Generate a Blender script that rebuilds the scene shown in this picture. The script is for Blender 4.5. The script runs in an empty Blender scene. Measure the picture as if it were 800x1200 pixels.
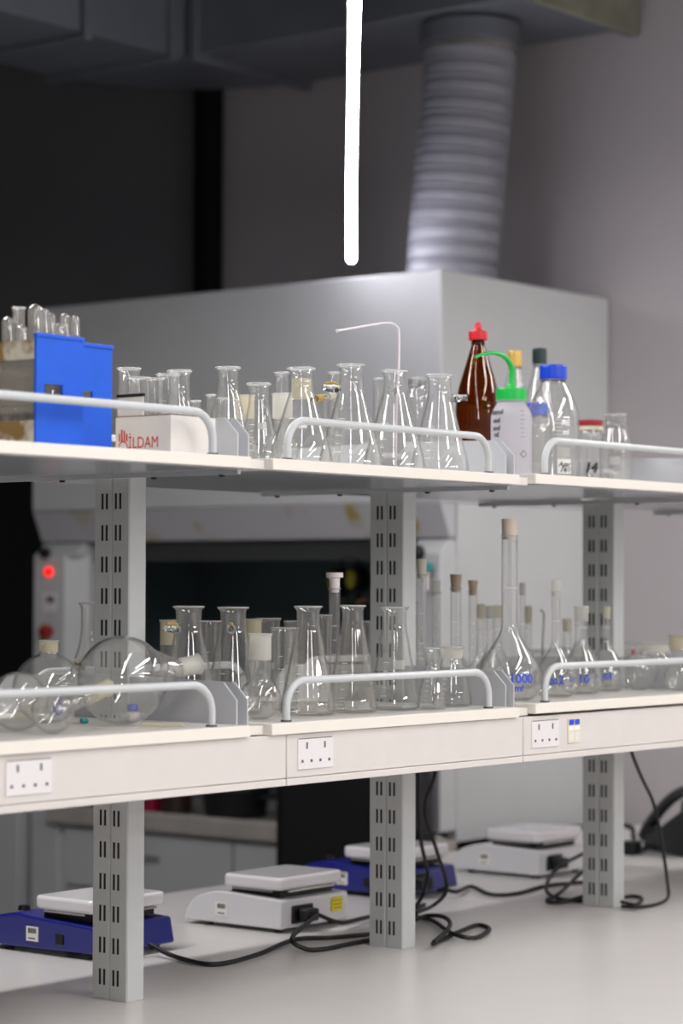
import bpy, bmesh, math, random
from mathutils import Vector, Matrix
random.seed(7)
PI = math.pi
scene = bpy.context.scene
COL = scene.collection

# ------------------------------------------------------------------ camera (solved from the shelving posts)
FPX = 2827.7309
YAW, PITCH, ROLL = 0.6691, 0.0303, 0.0027
CAM = Vector((-2.76955, -2.61534, 1.55381))
Fw = Vector((math.cos(YAW) * math.cos(PITCH), math.sin(YAW) * math.cos(PITCH), math.sin(PITCH)))
R0 = Vector((math.sin(YAW), -math.cos(YAW), 0))
U0 = R0.cross(Fw)
Rt = R0 * math.cos(ROLL) + U0 * math.sin(ROLL)
Up = -R0 * math.sin(ROLL) + U0 * math.cos(ROLL)
cd = bpy.data.cameras.new('camera')
cam = bpy.data.objects.new('camera', cd)
COL.objects.link(cam)
cam.matrix_world = Matrix(((Rt.x, Up.x, -Fw.x, CAM.x), (Rt.y, Up.y, -Fw.y, CAM.y), (Rt.z, Up.z, -Fw.z, CAM.z), (0, 0, 0, 1)))
cd.sensor_fit = 'HORIZONTAL'
cd.sensor_width = 24.0
cd.lens = FPX / 800 * 24.0
cd.clip_end = 60
cd.dof.use_dof = True
cd.dof.focus_distance = 3.95
cd.dof.aperture_fstop = 3.2
scene.camera = cam


def at(px, py, ax, val):
    """Point of the room seen at a photo pixel, on the plane axis ax = val."""
    d = Fw + Rt * ((px - 400) / FPX) - Up * ((py - 600) / FPX)
    return CAM + d * ((val - CAM[ax]) / d[ax])


def mpp(p):
    """metres per photo pixel at point p"""
    return (Vector(p) - CAM).dot(Fw) / FPX


# ------------------------------------------------------------------ materials
def lin(c):
    return tuple(((v / 255) / 12.92 if v / 255 <= .04045 else (((v / 255) + .055) / 1.055) ** 2.4) for v in c)


def mat(name, c, rough=.5, metal=0.0, noise=0.0, nscale=30, bump=0.0, bscale=200, spec=.5, coat=0.0, emit=None, estr=0.0, transm=0.0):
    m = bpy.data.materials.new(name)
    m.use_nodes = True
    nt = m.node_tree
    b = nt.nodes['Principled BSDF']
    col = lin(c) + (1,)
    b.inputs['Base Color'].default_value = col
    b.inputs['Roughness'].default_value = rough
    b.inputs['Metallic'].default_value = metal
    b.inputs['Specular IOR Level'].default_value = spec
    b.inputs['Coat Weight'].default_value = coat
    b.inputs['Transmission Weight'].default_value = transm
    if emit:
        b.inputs['Emission Color'].default_value = lin(emit) + (1,)
        b.inputs['Emission Strength'].default_value = estr
    tc = nt.nodes.new('ShaderNodeTexCoord')
    if noise:
        n = nt.nodes.new('ShaderNodeTexNoise')
        n.inputs['Scale'].default_value = nscale
        n.inputs['Detail'].default_value = 4
        nt.links.new(tc.outputs['Object'], n.inputs['Vector'])
        r = nt.nodes.new('ShaderNodeMapRange')
        r.inputs['From Min'].default_value = .3
        r.inputs['From Max'].default_value = .7
        r.inputs['To Min'].default_value = 1 - noise
        r.inputs['To Max'].default_value = 1 + noise * .5
        nt.links.new(n.outputs['Fac'], r.inputs['Value'])
        mx = nt.nodes.new('ShaderNodeVectorMath')
        mx.operation = 'SCALE'
        mx.inputs[0].default_value = col[:3]
        nt.links.new(r.outputs['Result'], mx.inputs['Scale'])
        nt.links.new(mx.outputs['Vector'], b.inputs['Base Color'])
    if bump:
        n = nt.nodes.new('ShaderNodeTexNoise')
        n.inputs['Scale'].default_value = bscale
        nt.links.new(tc.outputs['Object'], n.inputs['Vector'])
        bp = nt.nodes.new('ShaderNodeBump')
        bp.inputs['Strength'].default_value = bump
        bp.inputs['Distance'].default_value = .002
        nt.links.new(n.outputs['Fac'], bp.inputs['Height'])
        nt.links.new(bp.outputs['Normal'], b.inputs['Normal'])
    return m


def stained(name, c, stain, thr, rough, scale, zlo=None, zhi=None):
    """paint or plastic with patches of old stain"""
    m = mat(name, c, rough)
    nt = m.node_tree
    b = nt.nodes['Principled BSDF']
    tc = nt.nodes.new('ShaderNodeTexCoord')
    n = nt.nodes.new('ShaderNodeTexNoise')
    n.inputs['Scale'].default_value = scale
    n.inputs['Detail'].default_value = 5
    nt.links.new(tc.outputs['Object'], n.inputs['Vector'])
    r = nt.nodes.new('ShaderNodeMapRange')
    r.inputs['From Min'].default_value = thr
    r.inputs['From Max'].default_value = thr + .12
    nt.links.new(n.outputs['Fac'], r.inputs['Value'])
    mx = nt.nodes.new('ShaderNodeMix')
    mx.data_type = 'RGBA'
    mx.inputs['A'].default_value = lin(c) + (1,)
    mx.inputs['B'].default_value = lin(stain) + (1,)
    nt.links.new(r.outputs['Result'], mx.inputs['Factor'])
    nt.links.new(mx.outputs['Result'], b.inputs['Base Color'])
    return m


def clear_glass(name, tint=(1, 1, 1), edge=(.62, .66, .66), gloss=1.0, rough=.015, haze=0.0, hazecol=(235, 232, 225), edgepow=3.0):
    """thin blown glass: lets light straight through, mirrors more towards the rim, tinted where the wall is seen edge-on"""
    m = bpy.data.materials.new(name)
    m.use_nodes = True
    nt = m.node_tree
    nt.nodes.clear()
    out = nt.nodes.new('ShaderNodeOutputMaterial')
    lw = nt.nodes.new('ShaderNodeLayerWeight')
    lw.inputs['Blend'].default_value = .5

    def mth(op, a, b):
        n = nt.nodes.new('ShaderNodeMath')
        n.operation = op
        for i, v in enumerate((a, b)):
            if isinstance(v, (int, float)):
                n.inputs[i].default_value = v
            else:
                nt.links.new(v, n.inputs[i])
        return n.outputs[0]
    f5 = mth('POWER', lw.outputs['Facing'], 5.0)
    f2 = mth('POWER', lw.outputs['Facing'], edgepow)
    fr = mth('ADD', mth('MULTIPLY', f5, .93 * gloss), .045 * gloss)
    mx = nt.nodes.new('ShaderNodeMix')
    mx.data_type = 'RGBA'
    mx.inputs['A'].default_value = tint + (1,)
    mx.inputs['B'].default_value = edge + (1,)
    nt.links.new(f2, mx.inputs['Factor'])
    tr = nt.nodes.new('ShaderNodeBsdfTransparent')
    nt.links.new(mx.outputs['Result'], tr.inputs['Color'])
    gl = nt.nodes.new('ShaderNodeBsdfGlossy')
    gl.inputs['Roughness'].default_value = rough
    ms = nt.nodes.new('ShaderNodeMixShader')
    nt.links.new(fr, ms.inputs['Fac'])
    nt.links.new(tr.outputs[0], ms.inputs[1])
    nt.links.new(gl.outputs[0], ms.inputs[2])
    last = ms
    if haze:
        df = nt.nodes.new('ShaderNodeBsdfDiffuse')
        df.inputs['Color'].default_value = lin(hazecol) + (1,)
        tl = nt.nodes.new('ShaderNodeBsdfTranslucent')
        tl.inputs['Color'].default_value = lin(hazecol) + (1,)
        m1 = nt.nodes.new('ShaderNodeMixShader')
        m1.inputs['Fac'].default_value = .5
        nt.links.new(df.outputs[0], m1.inputs[1])
        nt.links.new(tl.outputs[0], m1.inputs[2])
        m2 = nt.nodes.new('ShaderNodeMixShader')
        m2.inputs['Fac'].default_value = haze
        nt.links.new(ms.outputs[0], m2.inputs[1])
        nt.links.new(m1.outputs[0], m2.inputs[2])
        last = m2
    nt.links.new(last.outputs[0], out.inputs['Surface'])
    return m


def solid_glass(name, col=(1, 1, 1), rough=.0, ior=1.47):
    m = bpy.data.materials.new(name)
    m.use_nodes = True
    nt = m.node_tree
    nt.nodes.clear()
    out = nt.nodes.new('ShaderNodeOutputMaterial')
    g = nt.nodes.new('ShaderNodeBsdfGlass')
    g.inputs['Color'].default_value = col + (1,)
    g.inputs['Roughness'].default_value = rough
    g.inputs['IOR'].default_value = ior
    nt.links.new(g.outputs[0], out.inputs['Surface'])
    return m


M = dict(
    glass=clear_glass('clear_glass', (.995, .998, .995), (.55, .58, .59), gloss=1.6, haze=.04, edgepow=7.0, hazecol=(244, 242, 238)),  # white haze and dark edge stand in for inner reflections and refraction
    glass_hazy=clear_glass('hazy_glass', (.99, .99, .985), (.58, .59, .58), gloss=1.6, haze=.06, edgepow=7.0, hazecol=(244, 240, 230)),  # stronger, creamier haze than the clear glass
    frost=clear_glass('ground_glass', (.96, .96, .94), (.82, .82, .8), gloss=.7, rough=.3, haze=.45, hazecol=(240, 238, 232)),
    frost_cream=clear_glass('cream_ground_glass', (.96, .94, .88), (.8, .78, .72), gloss=.6, rough=.35, haze=.55, hazecol=(234, 229, 210)),
    rim=solid_glass('thick_glass', (.97, .985, .98)),
    lip=clear_glass('bright_lip_glass', (.95, .96, .96), (.80, .82, .82), gloss=2.2, rough=.06, haze=.30, hazecol=(250, 250, 248)),  # white haze and extra gloss paint the bright rims in
    amber=clear_glass('amber_glass', (.64, .39, .09), (.34, .15, .02), gloss=1.2, haze=.04, hazecol=(90, 45, 15)),
    poly=clear_glass('translucent_plastic', (.9, .9, .92), (.8, .8, .82), gloss=.7, rough=.25, haze=.62, hazecol=(236, 234, 238)),
    rackclear=clear_glass('clear_rack_plastic', (.9, .89, .86), (.7, .68, .62), gloss=.9, rough=.15, haze=.3, hazecol=(210, 205, 195)),
    rackstain=stained('stained_rack_plastic', (205, 200, 188), (138, 108, 58), .46, .45, 22),
    blue=mat('blue_plastic', (0, 86, 208), .38, noise=.06),
    bluecap=mat('blue_cap_plastic', (16, 66, 205), .35),
    greencap=mat('green_plastic', (18, 182, 72), .35),
    redcap=mat('red_plastic', (205, 24, 40), .4),
    goldcap=mat('gold_cap', (214, 176, 92), .35, metal=.35),
    darkcap=mat('dark_green_cap', (18, 44, 44), .35),
    redlid=mat('dull_red_lid', (150, 30, 38), .4),
    beige=mat('beige_stopper_plastic', (206, 192, 180), .5),
    cork=mat('cork_brown_stopper', (172, 154, 134), .7, noise=.15, nscale=150),
    whitep=mat('white_stopper_plastic', (232, 222, 224), .42),
    paper=mat('paper_label', (236, 234, 230), .7),
    ink=mat('black_ink', (22, 22, 24), .6),
    blueink=mat('blue_print', (30, 70, 205), .5),
    redink=mat('red_print', (205, 52, 48), .6),
    whiteink=mat('white_print', (238, 238, 236), .6),
    card=mat('white_cardboard', (222, 218, 212), .75, noise=.04),
    cardin=mat('brown_cardboard', (120, 84, 66), .8),
    rust=mat('yellow_brown_residue', (176, 150, 70), .7, noise=.2, nscale=120),
    shelf=mat('white_melamine', (226, 221, 214), .35, noise=.02),
    shelfedge=mat('cream_edge_band', (232, 226, 216), .4),
    under=mat('grey_shelf_underside', (176, 178, 184), .22, metal=.35),
    post=mat('light_grey_powder_coat', (190, 193, 193), .42, noise=.02, bump=.04),
    slot=mat('dark_slot', (22, 22, 22), .8),
    beam=mat('pale_duct_plastic', (214, 208, 204), .42, noise=.02),
    socket=mat('white_socket_plastic', (224, 220, 220), .35),
    socketh=mat('socket_holes', (88, 84, 82), .6),
    rail=mat('pale_rail_coat', (196, 199, 200), .3),
    plate=mat('pale_grey_steel', (192, 194, 198), .38),
    bench=mat('white_laminate', (208, 205, 203), .28, noise=.03, nscale=6),
    seam=mat('dark_seam', (110, 106, 104), .6),
    hood=mat('pale_grey_paint', (196, 197, 198), .45, noise=.03, nscale=5),
    hoodst=stained('stained_grey_paint', (184, 183, 188), (158, 142, 84), .57, .45, 9),
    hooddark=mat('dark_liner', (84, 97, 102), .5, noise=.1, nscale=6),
    hoodlip=mat('worktop_ceramic', (178, 172, 166), .35, noise=.12, nscale=10),
    duct=mat('galvanised_steel', (120, 124, 132), .5, metal=.3, noise=.12, nscale=4),
    ductend=mat('dull_galvanised_end', (150, 150, 132), .55, metal=.2, noise=.2, nscale=9),
    flex=mat('grey_flexible_hose', (150, 150, 158), .42, noise=.05, nscale=8, bump=.2, bscale=90),
    blackpipe=mat('black_pipe', (6, 7, 11), .75, spec=.2),
    wall=mat('grey_wall_paint', (186, 180, 182), .75, noise=.04, nscale=1.5),
    wallwhite=mat('white_wall_paint', (226, 224, 224), .8, noise=.02, nscale=2),
    wallcool=mat('dark_wall_panel', (112, 114, 116), .7, noise=.05, nscale=2),
    dark=mat('near_black_recess', (22, 24, 25), .7),
    floor=mat('grey_vinyl_floor', (176, 175, 176), .4, noise=.05, nscale=3),
    ceil=mat('dark_soffit', (70, 72, 76), .8),
    lamp=mat('lit_tube', (255, 255, 255), .5, emit=(246, 244, 255), estr=30.0),
    lamphouse=mat('white_lamp_housing', (214, 214, 218), .5),
    black=mat('black_plastic', (14, 14, 16), .38),
    blackm=mat('matt_black_rubber', (16, 16, 17), .55),
    hpwhite=mat('white_enamel', (218, 218, 222), .3, coat=.3),
    hpblue=mat('dark_blue_enamel', (24, 30, 128), .3, coat=.4),
    plateglass=mat('white_ceramic_plate', (228, 226, 230), .18, coat=.5),
    silver=mat('steel_trim', (200, 196, 190), .25, metal=.8),
    yellow=mat('yellow_label', (232, 210, 30), .6),
    olive=mat('olive_yellow_pad', (128, 122, 30), .6),
    teal=mat('teal_knob_plastic', (20, 140, 140), .4),
    redlit=mat('lit_red_button', (230, 20, 20), .4, emit=(255, 20, 16), estr=1.6),
    orange=mat('orange_red_plastic', (206, 66, 34), .4),
    pink=mat('magenta_plastic', (150, 24, 60), .5),
    brownb=mat('brown_bottle', (52, 34, 30), .4),
    label_cream=mat('cream_tape', (222, 212, 190), .7),
    estopy=mat('dull_amber_disc', (170, 120, 30), .5),
)


# ------------------------------------------------------------------ mesh helpers
class MB:
    def __init__(s):
        s.v, s.f = [], []

    def add(s, vs, fs):
        b = len(s.v)
        s.v += [tuple(v) for v in vs]
        s.f += [tuple(b + i for i in f) for f in fs]
        return s

    def box(s, x0, x1, y0, y1, z0, z1):
        return s.add([(x0, y0, z0), (x1, y0, z0), (x1, y1, z0), (x0, y1, z0), (x0, y0, z1), (x1, y0, z1), (x1, y1, z1), (x0, y1, z1)],
                     [(0, 3, 2, 1), (4, 5, 6, 7), (0, 1, 5, 4), (1, 2, 6, 5), (2, 3, 7, 6), (3, 0, 4, 7)])

    def prism(s, poly, a, b, axis):
        """extrude a polygon (two coords) along axis 0/1/2 from a to b"""
        n = len(poly)

        def P(u, v, w):
            return {0: (w, u, v), 1: (u, w, v), 2: (u, v, w)}[axis]
        vs = [P(u, v, a) for u, v in poly] + [P(u, v, b) for u, v in poly]
        fs = [tuple(range(n))[::-1], tuple(range(n, 2 * n))] + [(i, (i + 1) % n, n + (i + 1) % n, n + i) for i in range(n)]
        return s.add(vs, fs)

    def lathe(s, prof, seg=28, cx=0, cy=0, cz=0, rad=None, flip=False):
        """surface of revolution of an open (r, z) polyline; r = 0 ends become poles"""
        rings, vs = [], []
        for r, z in prof:
            if r < 1e-6:
                rings.append([len(vs)])
                vs.append((cx, cy, cz + z))
            else:
                ids = []
                for k in range(seg):
                    a = 2 * PI * k / seg
                    rr = r * (rad(a, z) if rad else 1)
                    ids.append(len(vs))
                    vs.append((cx + rr * math.cos(a), cy + rr * math.sin(a), cz + z))
                rings.append(ids)
        fs = []
        for A, B in zip(rings, rings[1:]):
            if len(A) == 1 and len(B) == 1:
                continue
            for k in range(seg):
                j = (k + 1) % seg
                if len(A) == 1:
                    q = (A[0], B[j], B[k])
                elif len(B) == 1:
                    q = (A[k], A[j], B[0])
                else:
                    q = (A[k], A[j], B[j], B[k])
                fs.append(q[::-1] if flip else q)
        return s.add(vs, fs)

    def tube(s, path, r, seg=10, caps=True):
        path = [Vector(p) for p in path]
        n = len(path)
        t0 = (path[1] - path[0]).normalized()
        nrm = t0.orthogonal().normalized()
        rings, vs, fs = [], [], []
        for i, p in enumerate(path):
            t = (path[min(i + 1, n - 1)] - path[max(i - 1, 0)]).normalized()
            nrm = (nrm - t * nrm.dot(t)).normalized()
            b = t.cross(nrm)
            rr = r[i] if isinstance(r, (list, tuple)) else r
            rings.append([len(vs) + k for k in range(seg)])
            for k in range(seg):
                a = 2 * PI * k / seg
                vs.append(p + (nrm * math.cos(a) + b * math.sin(a)) * rr)
        for A, B in zip(rings, rings[1:]):
            for k in range(seg):
                j = (k + 1) % seg
                fs.append((A[k], A[j], B[j], B[k]))
        if caps:
            fs.append(tuple(rings[0][::-1]))
            fs.append(tuple(rings[-1]))
        return s.add(vs, fs)

    def build(s, name, m, parent=None, smooth=False, bevel=0.0, seg=2, loc=None, autosmooth=True):
        me = bpy.data.meshes.new(name)
        me.from_pydata(s.v, [], s.f)
        me.materials.append(m)
        if smooth:
            for p in me.polygons:
                p.use_smooth = True
            if autosmooth:
                me.set_sharp_from_angle(angle=math.radians(42))
        me.update()
        o = bpy.data.objects.new(name, me)
        COL.objects.link(o)
        if parent:
            o.parent = parent
        if loc:
            o.location = loc
        if bevel:
            md = o.modifiers.new('bevel', 'BEVEL')
            md.width = bevel
            md.segments = seg
            md.limit_method = 'ANGLE'
            for p in me.polygons:
                p.use_smooth = True
            me.set_sharp_from_angle(angle=math.radians(35))
        return o


def fillet(pts, n=5):
    """round the corners of a polyline; points are (r, z) or (r, z, radius)"""
    out = []
    for i, p in enumerate(pts):
        if i in (0, len(pts) - 1) or len(p) < 3 or p[2] <= 0:
            out.append((p[0], p[1]))
            continue
        c = Vector(p[:2])
        a, b = Vector(pts[i - 1][:2]) - c, Vector(pts[i + 1][:2]) - c
        d = min(p[2], a.length * .49, b.length * .49)
        p0, p1 = c + a.normalized() * d, c + b.normalized() * d
        for k in range(n + 1):
            t = k / n
            q = p0 * (1 - t) ** 2 + c * 2 * t * (1 - t) + p1 * t * t
            out.append((q.x, q.y))
    return out


def smooth_path(pts, n=8):
    pts = [Vector(p) for p in pts]
    ext = [pts[0] * 2 - pts[1]] + pts + [pts[-1] * 2 - pts[-2]]
    out = []
    for i in range(1, len(ext) - 2):
        p0, p1, p2, p3 = ext[i - 1:i + 3]
        for k in range(n):
            t = k / n
            out.append(.5 * ((2 * p1) + (p2 - p0) * t + (2 * p0 - 5 * p1 + 4 * p2 - p3) * t * t + (3 * p1 - p0 - 3 * p2 + p3) * t ** 3))
    out.append(pts[-1])
    return out


def thing(name, label, cat, loc=(0, 0, 0), rotz=0, group=None):
    o = bpy.data.objects.new(name, None)
    o.empty_display_size = .05
    COL.objects.link(o)
    o.location = loc
    o.rotation_euler = (0, 0, rotz)
    o['label'] = label
    o['category'] = cat
    if group:
        o['group'] = group
    return o


def tag(o, label, cat, group=None):
    o['label'] = label
    o['category'] = cat
    if group:
        o['group'] = group
    return o


def structure(o, label):
    o['kind'] = 'structure'
    o['label'] = label
    return o


def text_mesh(txt, size, bold=0.0, shear=0.0, depth=0.0):
    """vertices and faces of flat lettering, centred on x, baseline at z = 0, in the x-z plane"""
    c = bpy.data.curves.new('lettering', 'FONT')
    c.body = txt
    c.size = size
    c.offset = bold
    c.shear = shear
    c.align_x = 'CENTER'
    c.resolution_u = 3
    o = bpy.data.objects.new('lettering', c)
    COL.objects.link(o)
    dg = bpy.context.evaluated_depsgraph_get()
    me = bpy.data.meshes.new_from_object(o.evaluated_get(dg))
    vs = [(v.co.x, 0.0, v.co.y) for v in me.vertices]
    fs = [tuple(p.vertices) for p in me.polygons]
    bpy.data.objects.remove(o)
    bpy.data.curves.remove(c)
    bpy.data.meshes.remove(me)
    return vs, fs


def flat_text(mb, txt, size, M4, bold=0.0, shear=0.0):
    vs, fs = text_mesh(txt, size, bold, shear)
    mb.add([M4 @ Vector(v) for v in vs], fs)


def wrap_text(mb, txt, size, z, ang, rad, bold=0.0, shear=0.0):
    """lettering bent round a vertical axis; rad(z) gives the radius; it faces azimuth ang"""
    vs, fs = text_mesh(txt, size, bold, shear)
    out = []
    for x, _, zz in vs:
        r = rad(z + zz)
        a = ang + x / r
        out.append((r * math.cos(a), r * math.sin(a), z + zz))
    mb.add(out, fs)


def wrap_patch(mb, w, h, z, ang, rad, n=8, m=3):
    vs, fs = [], []
    for j in range(m + 1):
        for i in range(n + 1):
            zz = z + h * j / m
            r = rad(zz)
            a = ang + (i / n - .5) * w / r
            vs.append((r * math.cos(a), r * math.sin(a), zz))
    for j in range(m):
        for i in range(n):
            b = j * (n + 1) + i
            fs.append((b, b + 1, b + n + 2, b + n + 1))
    mb.add(vs, fs)


def to_cam(p):
    return math.atan2(CAM.y - p[1], CAM.x - p[0])


# ------------------------------------------------------------------ the room
ZB, ZL, ZU = 0.9, 1.343, 1.747       # bench top, lower and upper shelf tops
structure(MB().box(-9, 3.1, -8.0, 5.2, -.1, 0).build('floor', M['floor']), 'grey vinyl floor under the bench')
structure(MB().box(-9, 3.1, -8.0, 5.2, 4.1, 4.2).build('ceiling', M['ceil']), 'dark ceiling above the air ducts')
structure(MB().box(2.97, 3.1, -8.0, 2.42, 0, 4.1).build('wall_right', M['wall']), 'pale grey painted wall behind fume hood and bench end')
structure(MB().box(2.97, 3.1, 2.42, 5.2, 0, 4.1).build('wall_left', M['wallcool']), 'dark grey wall panel left of the black pipe')
structure(MB().box(-9, 3.1, 5.2, 5.3, 0, 4.1).build('wall_side', M['wallcool']), 'dark side wall of the lab')
structure(MB().box(-9, 3.1, -8.1, -8.0, 0, 4.1).build('wall_front', M['wallwhite']), 'pale wall across the lab aisle')
structure(MB().box(-9.1, -9, -8.0, 5.2, 0, 4.1).build('wall_back', M['wallwhite']), 'pale wall behind the viewer')
# dark doorway left of the hood
d = MB().box(2.90, 2.968, 2.50, 3.5, 0, 2.12)
structure(d.build('door_1', M['dark'], bevel=.004), 'black door in the dark corner left of the fume hood')

# vertical pipe on the wall
p0, p1 = at(230, 200, 0, 2.92), at(258, 200, 0, 2.92)
yc, rr = (p0.y + p1.y) / 2, (p0.y - p1.y) / 2 * .92
mb = MB().lathe([(0, 0), (rr, 0), (rr, 1.735), (0, 1.735)], 24)
tag(mb.build('pipe', M['blackpipe'], smooth=True, loc=(2.92, yc, 2.3572)), 'black vertical pipe running up the dark wall behind the hood', 'pipe')

# ------------------------------------------------------------------ air duct
dz0, dz1 = 3.1, 3.55
duct = thing('air_duct', 'dark rectangular steel air duct turning a corner under the ceiling', 'duct', (2.7, 1.5, dz0))
o = Vector((2.7, 1.5, dz0))


def rel(mb, o):
    mb.v = [(v[0] - o.x, v[1] - o.y, v[2] - o.z) for v in mb.v]
    return mb


rel(MB().box(2.45, 2.95, .905, 2.05, dz0, dz1), o).build('straight_run', M['duct'], duct, bevel=.003)
rel(MB().box(-1.2, 2.40, 2.115, 2.60, dz0, dz1), o).build('side_run', M['duct'], duct, bevel=.003)
rel(MB().prism([(2.40, 2.115), (2.53, 2.05), (2.95, 2.05), (2.93, 2.2), (2.86, 2.36), (2.72, 2.5), (2.5, 2.59), (2.40, 2.60)], dz0, dz1, 2), o).build('elbow', M['duct'], duct, bevel=.003)
for nm, b in (('flange', (2.43, 2.965, .88, .905, dz0 - .02, dz1 + .02)), ('flange', (2.43, 2.965, 2.04, 2.07, dz0 - .022, dz1 + .02)),
              ('flange', (2.385, 2.42, 2.095, 2.62, dz0 - .022, dz1 + .02)), ('flange', (2.03, 2.06, 2.095, 2.62, dz0 - .022, dz1 + .02))):
    rel(MB().box(*b), o).build(nm, M['duct'], duct, bevel=.002)
e = rel(MB().box(2.44, 2.96, .868, .88, dz0 - .022, dz1 + .02), o).build('end_cover', M['ductend'], duct, bevel=.002)
e['label'] = 'dull greenish end cover of the duct'

# flexible hose between hood and duct
hose = thing('exhaust_hose', 'ribbed grey flexible exhaust hose rising from the fume hood to the duct', 'hose', (2.6, 1.25, 2.355))
A, B = at(529, 321, 0, 2.6), at(551, 40, 0, 2.62)
A.z, B.z = 2.365, 3.06
A -= hose.location
B -= hose.location
npts, turns, r0 = 520, 14.0, .1245
path, rad = [], []
for i in range(npts + 1):
    t = i / npts
    s = t * t * (3 - 2 * t)
    path.append(Vector((A.x + (B.x - A.x) * (.45 * t + .55 * s), A.y + (B.y - A.y) * (.45 * t + .55 * s), A.z + (B.z - A.z) * t)))
    ph = (t * turns) % 1.0
    rad.append(r0 + .0055 * math.exp(-((ph - .5) / .055) ** 2) - .006 * math.exp(-((ph - .36) / .06) ** 2) - .0015 * math.cos(2 * PI * (ph - .5)))
MB().tube(path, rad, 48, caps=False).build('ribbed_sleeve', M['flex'], hose, smooth=True, autosmooth=False)
mb = MB().lathe([(.115, -.02), (.138, -.02), (.138, .03), (.115, .03), (.115, -.02)], 40, B.x, B.y, B.z)
mb.build('clamp_collar', M['duct'], hose, smooth=True)
mb = MB().lathe([(.1275, -.006), (.1315, -.006), (.1315, .008), (.1275, .008), (.1275, -.006)], 40, B.x, B.y, B.z - .04)
mb.build('hose_clip', M['silver'], hose, smooth=True)
mb = MB().lathe([(.115, -.006), (.134, -.006), (.134, .012), (.115, .012), (.115, -.006)], 40, A.x, A.y, A.z - .003)
mb.build('base_collar', M['flex'], hose, smooth=True)

# ------------------------------------------------------------------ hanging tube light
lz = 2.45
L0, L1 = at(411.5, 303, 2, lz), at(411.5, 217, 2, lz)
L2 = at(415.3, 0, 2, lz)
dirn = (L2 - L1).normalized()
L2 = L2 + dirn * .9
lamp = thing('tube_light', 'bright white linear tube light hanging above the bench', 'lamp', (L1.x, L1.y, lz))


def bar(mb, a, b, w, h, z0):
    d = (b - a).normalized()
    n = Vector((-d.y, d.x, 0)) * w / 2
    mb.prism([((a - n).x, (a - n).y), ((b - n).x, (b - n).y), ((b + n).x, (b + n).y), ((a + n).x, (a + n).y)], z0, z0 + h, 2)
    return mb


lo = Vector((L1.x, L1.y, lz))
for a, b in ((L0, L1 - (L1 - L0).normalized() * .004), (L1 + dirn * .004, L2)):
    pth = [a - lo, a.lerp(b, .5) - lo, b - lo]
    t = MB().tube(pth, .0115, 14).build('tube', M['lamp'], lamp, smooth=True)
    hh = bar(MB(), a - lo, b - lo, .022, .012, .0132).build('housing', M['lamphouse'], lamp)
for t in (.25, .9):
    q = L1.lerp(L2, t) - lo
    MB().tube([(q.x, q.y, .0252), (q.x, q.y, 4.098 - lz)], .0012, 6).build('suspension_wire', M['silver'], lamp)

# ------------------------------------------------------------------ fume hood
hx, hy0, hy1 = 2.17, .97, 2.436
hood = thing('fume_hood', 'large pale grey fume hood with a dark opening behind the bench', 'fume hood', (hx, hy0, 0))
ho = Vector((hx, hy0, 0))
rel(MB().box(hx, 2.965, hy0, hy1, 1.765, 2.356), ho).build('top_casing', M['hood'], hood, bevel=.004)
rel(MB().box(hx + .07, 2.965, hy0, hy0 + .03, 0, 1.764), ho).build('side_panel', M['hood'], hood)
rel(MB().box(hx + .07, 2.965, hy1 - .03, hy1, 0, 1.764), ho).build('side_panel', M['hood'], hood)
rel(MB().prism([(hx + .001, 1.764), (hx + .04, 1.676), (hx + .065, 1.676), (hx + .065, 1.764)], hy0 + .001, hy1 - .001, 1), ho).build('sash_front', M['hoodst'], hood, bevel=.002)
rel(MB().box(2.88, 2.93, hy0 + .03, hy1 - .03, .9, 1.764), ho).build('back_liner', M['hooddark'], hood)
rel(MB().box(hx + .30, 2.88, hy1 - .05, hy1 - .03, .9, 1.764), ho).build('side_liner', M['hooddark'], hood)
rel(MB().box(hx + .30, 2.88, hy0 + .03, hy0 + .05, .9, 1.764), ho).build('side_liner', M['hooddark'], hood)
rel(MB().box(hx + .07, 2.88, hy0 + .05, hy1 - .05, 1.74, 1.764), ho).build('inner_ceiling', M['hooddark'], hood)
# sash glass pulled up with a dark frame edge
rel(MB().box(hx + .066, hx + .072, hy0 + .12, hy1 - .17, 1.62, 1.70), ho).build('sash_glass', M['glass'], hood)
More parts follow.
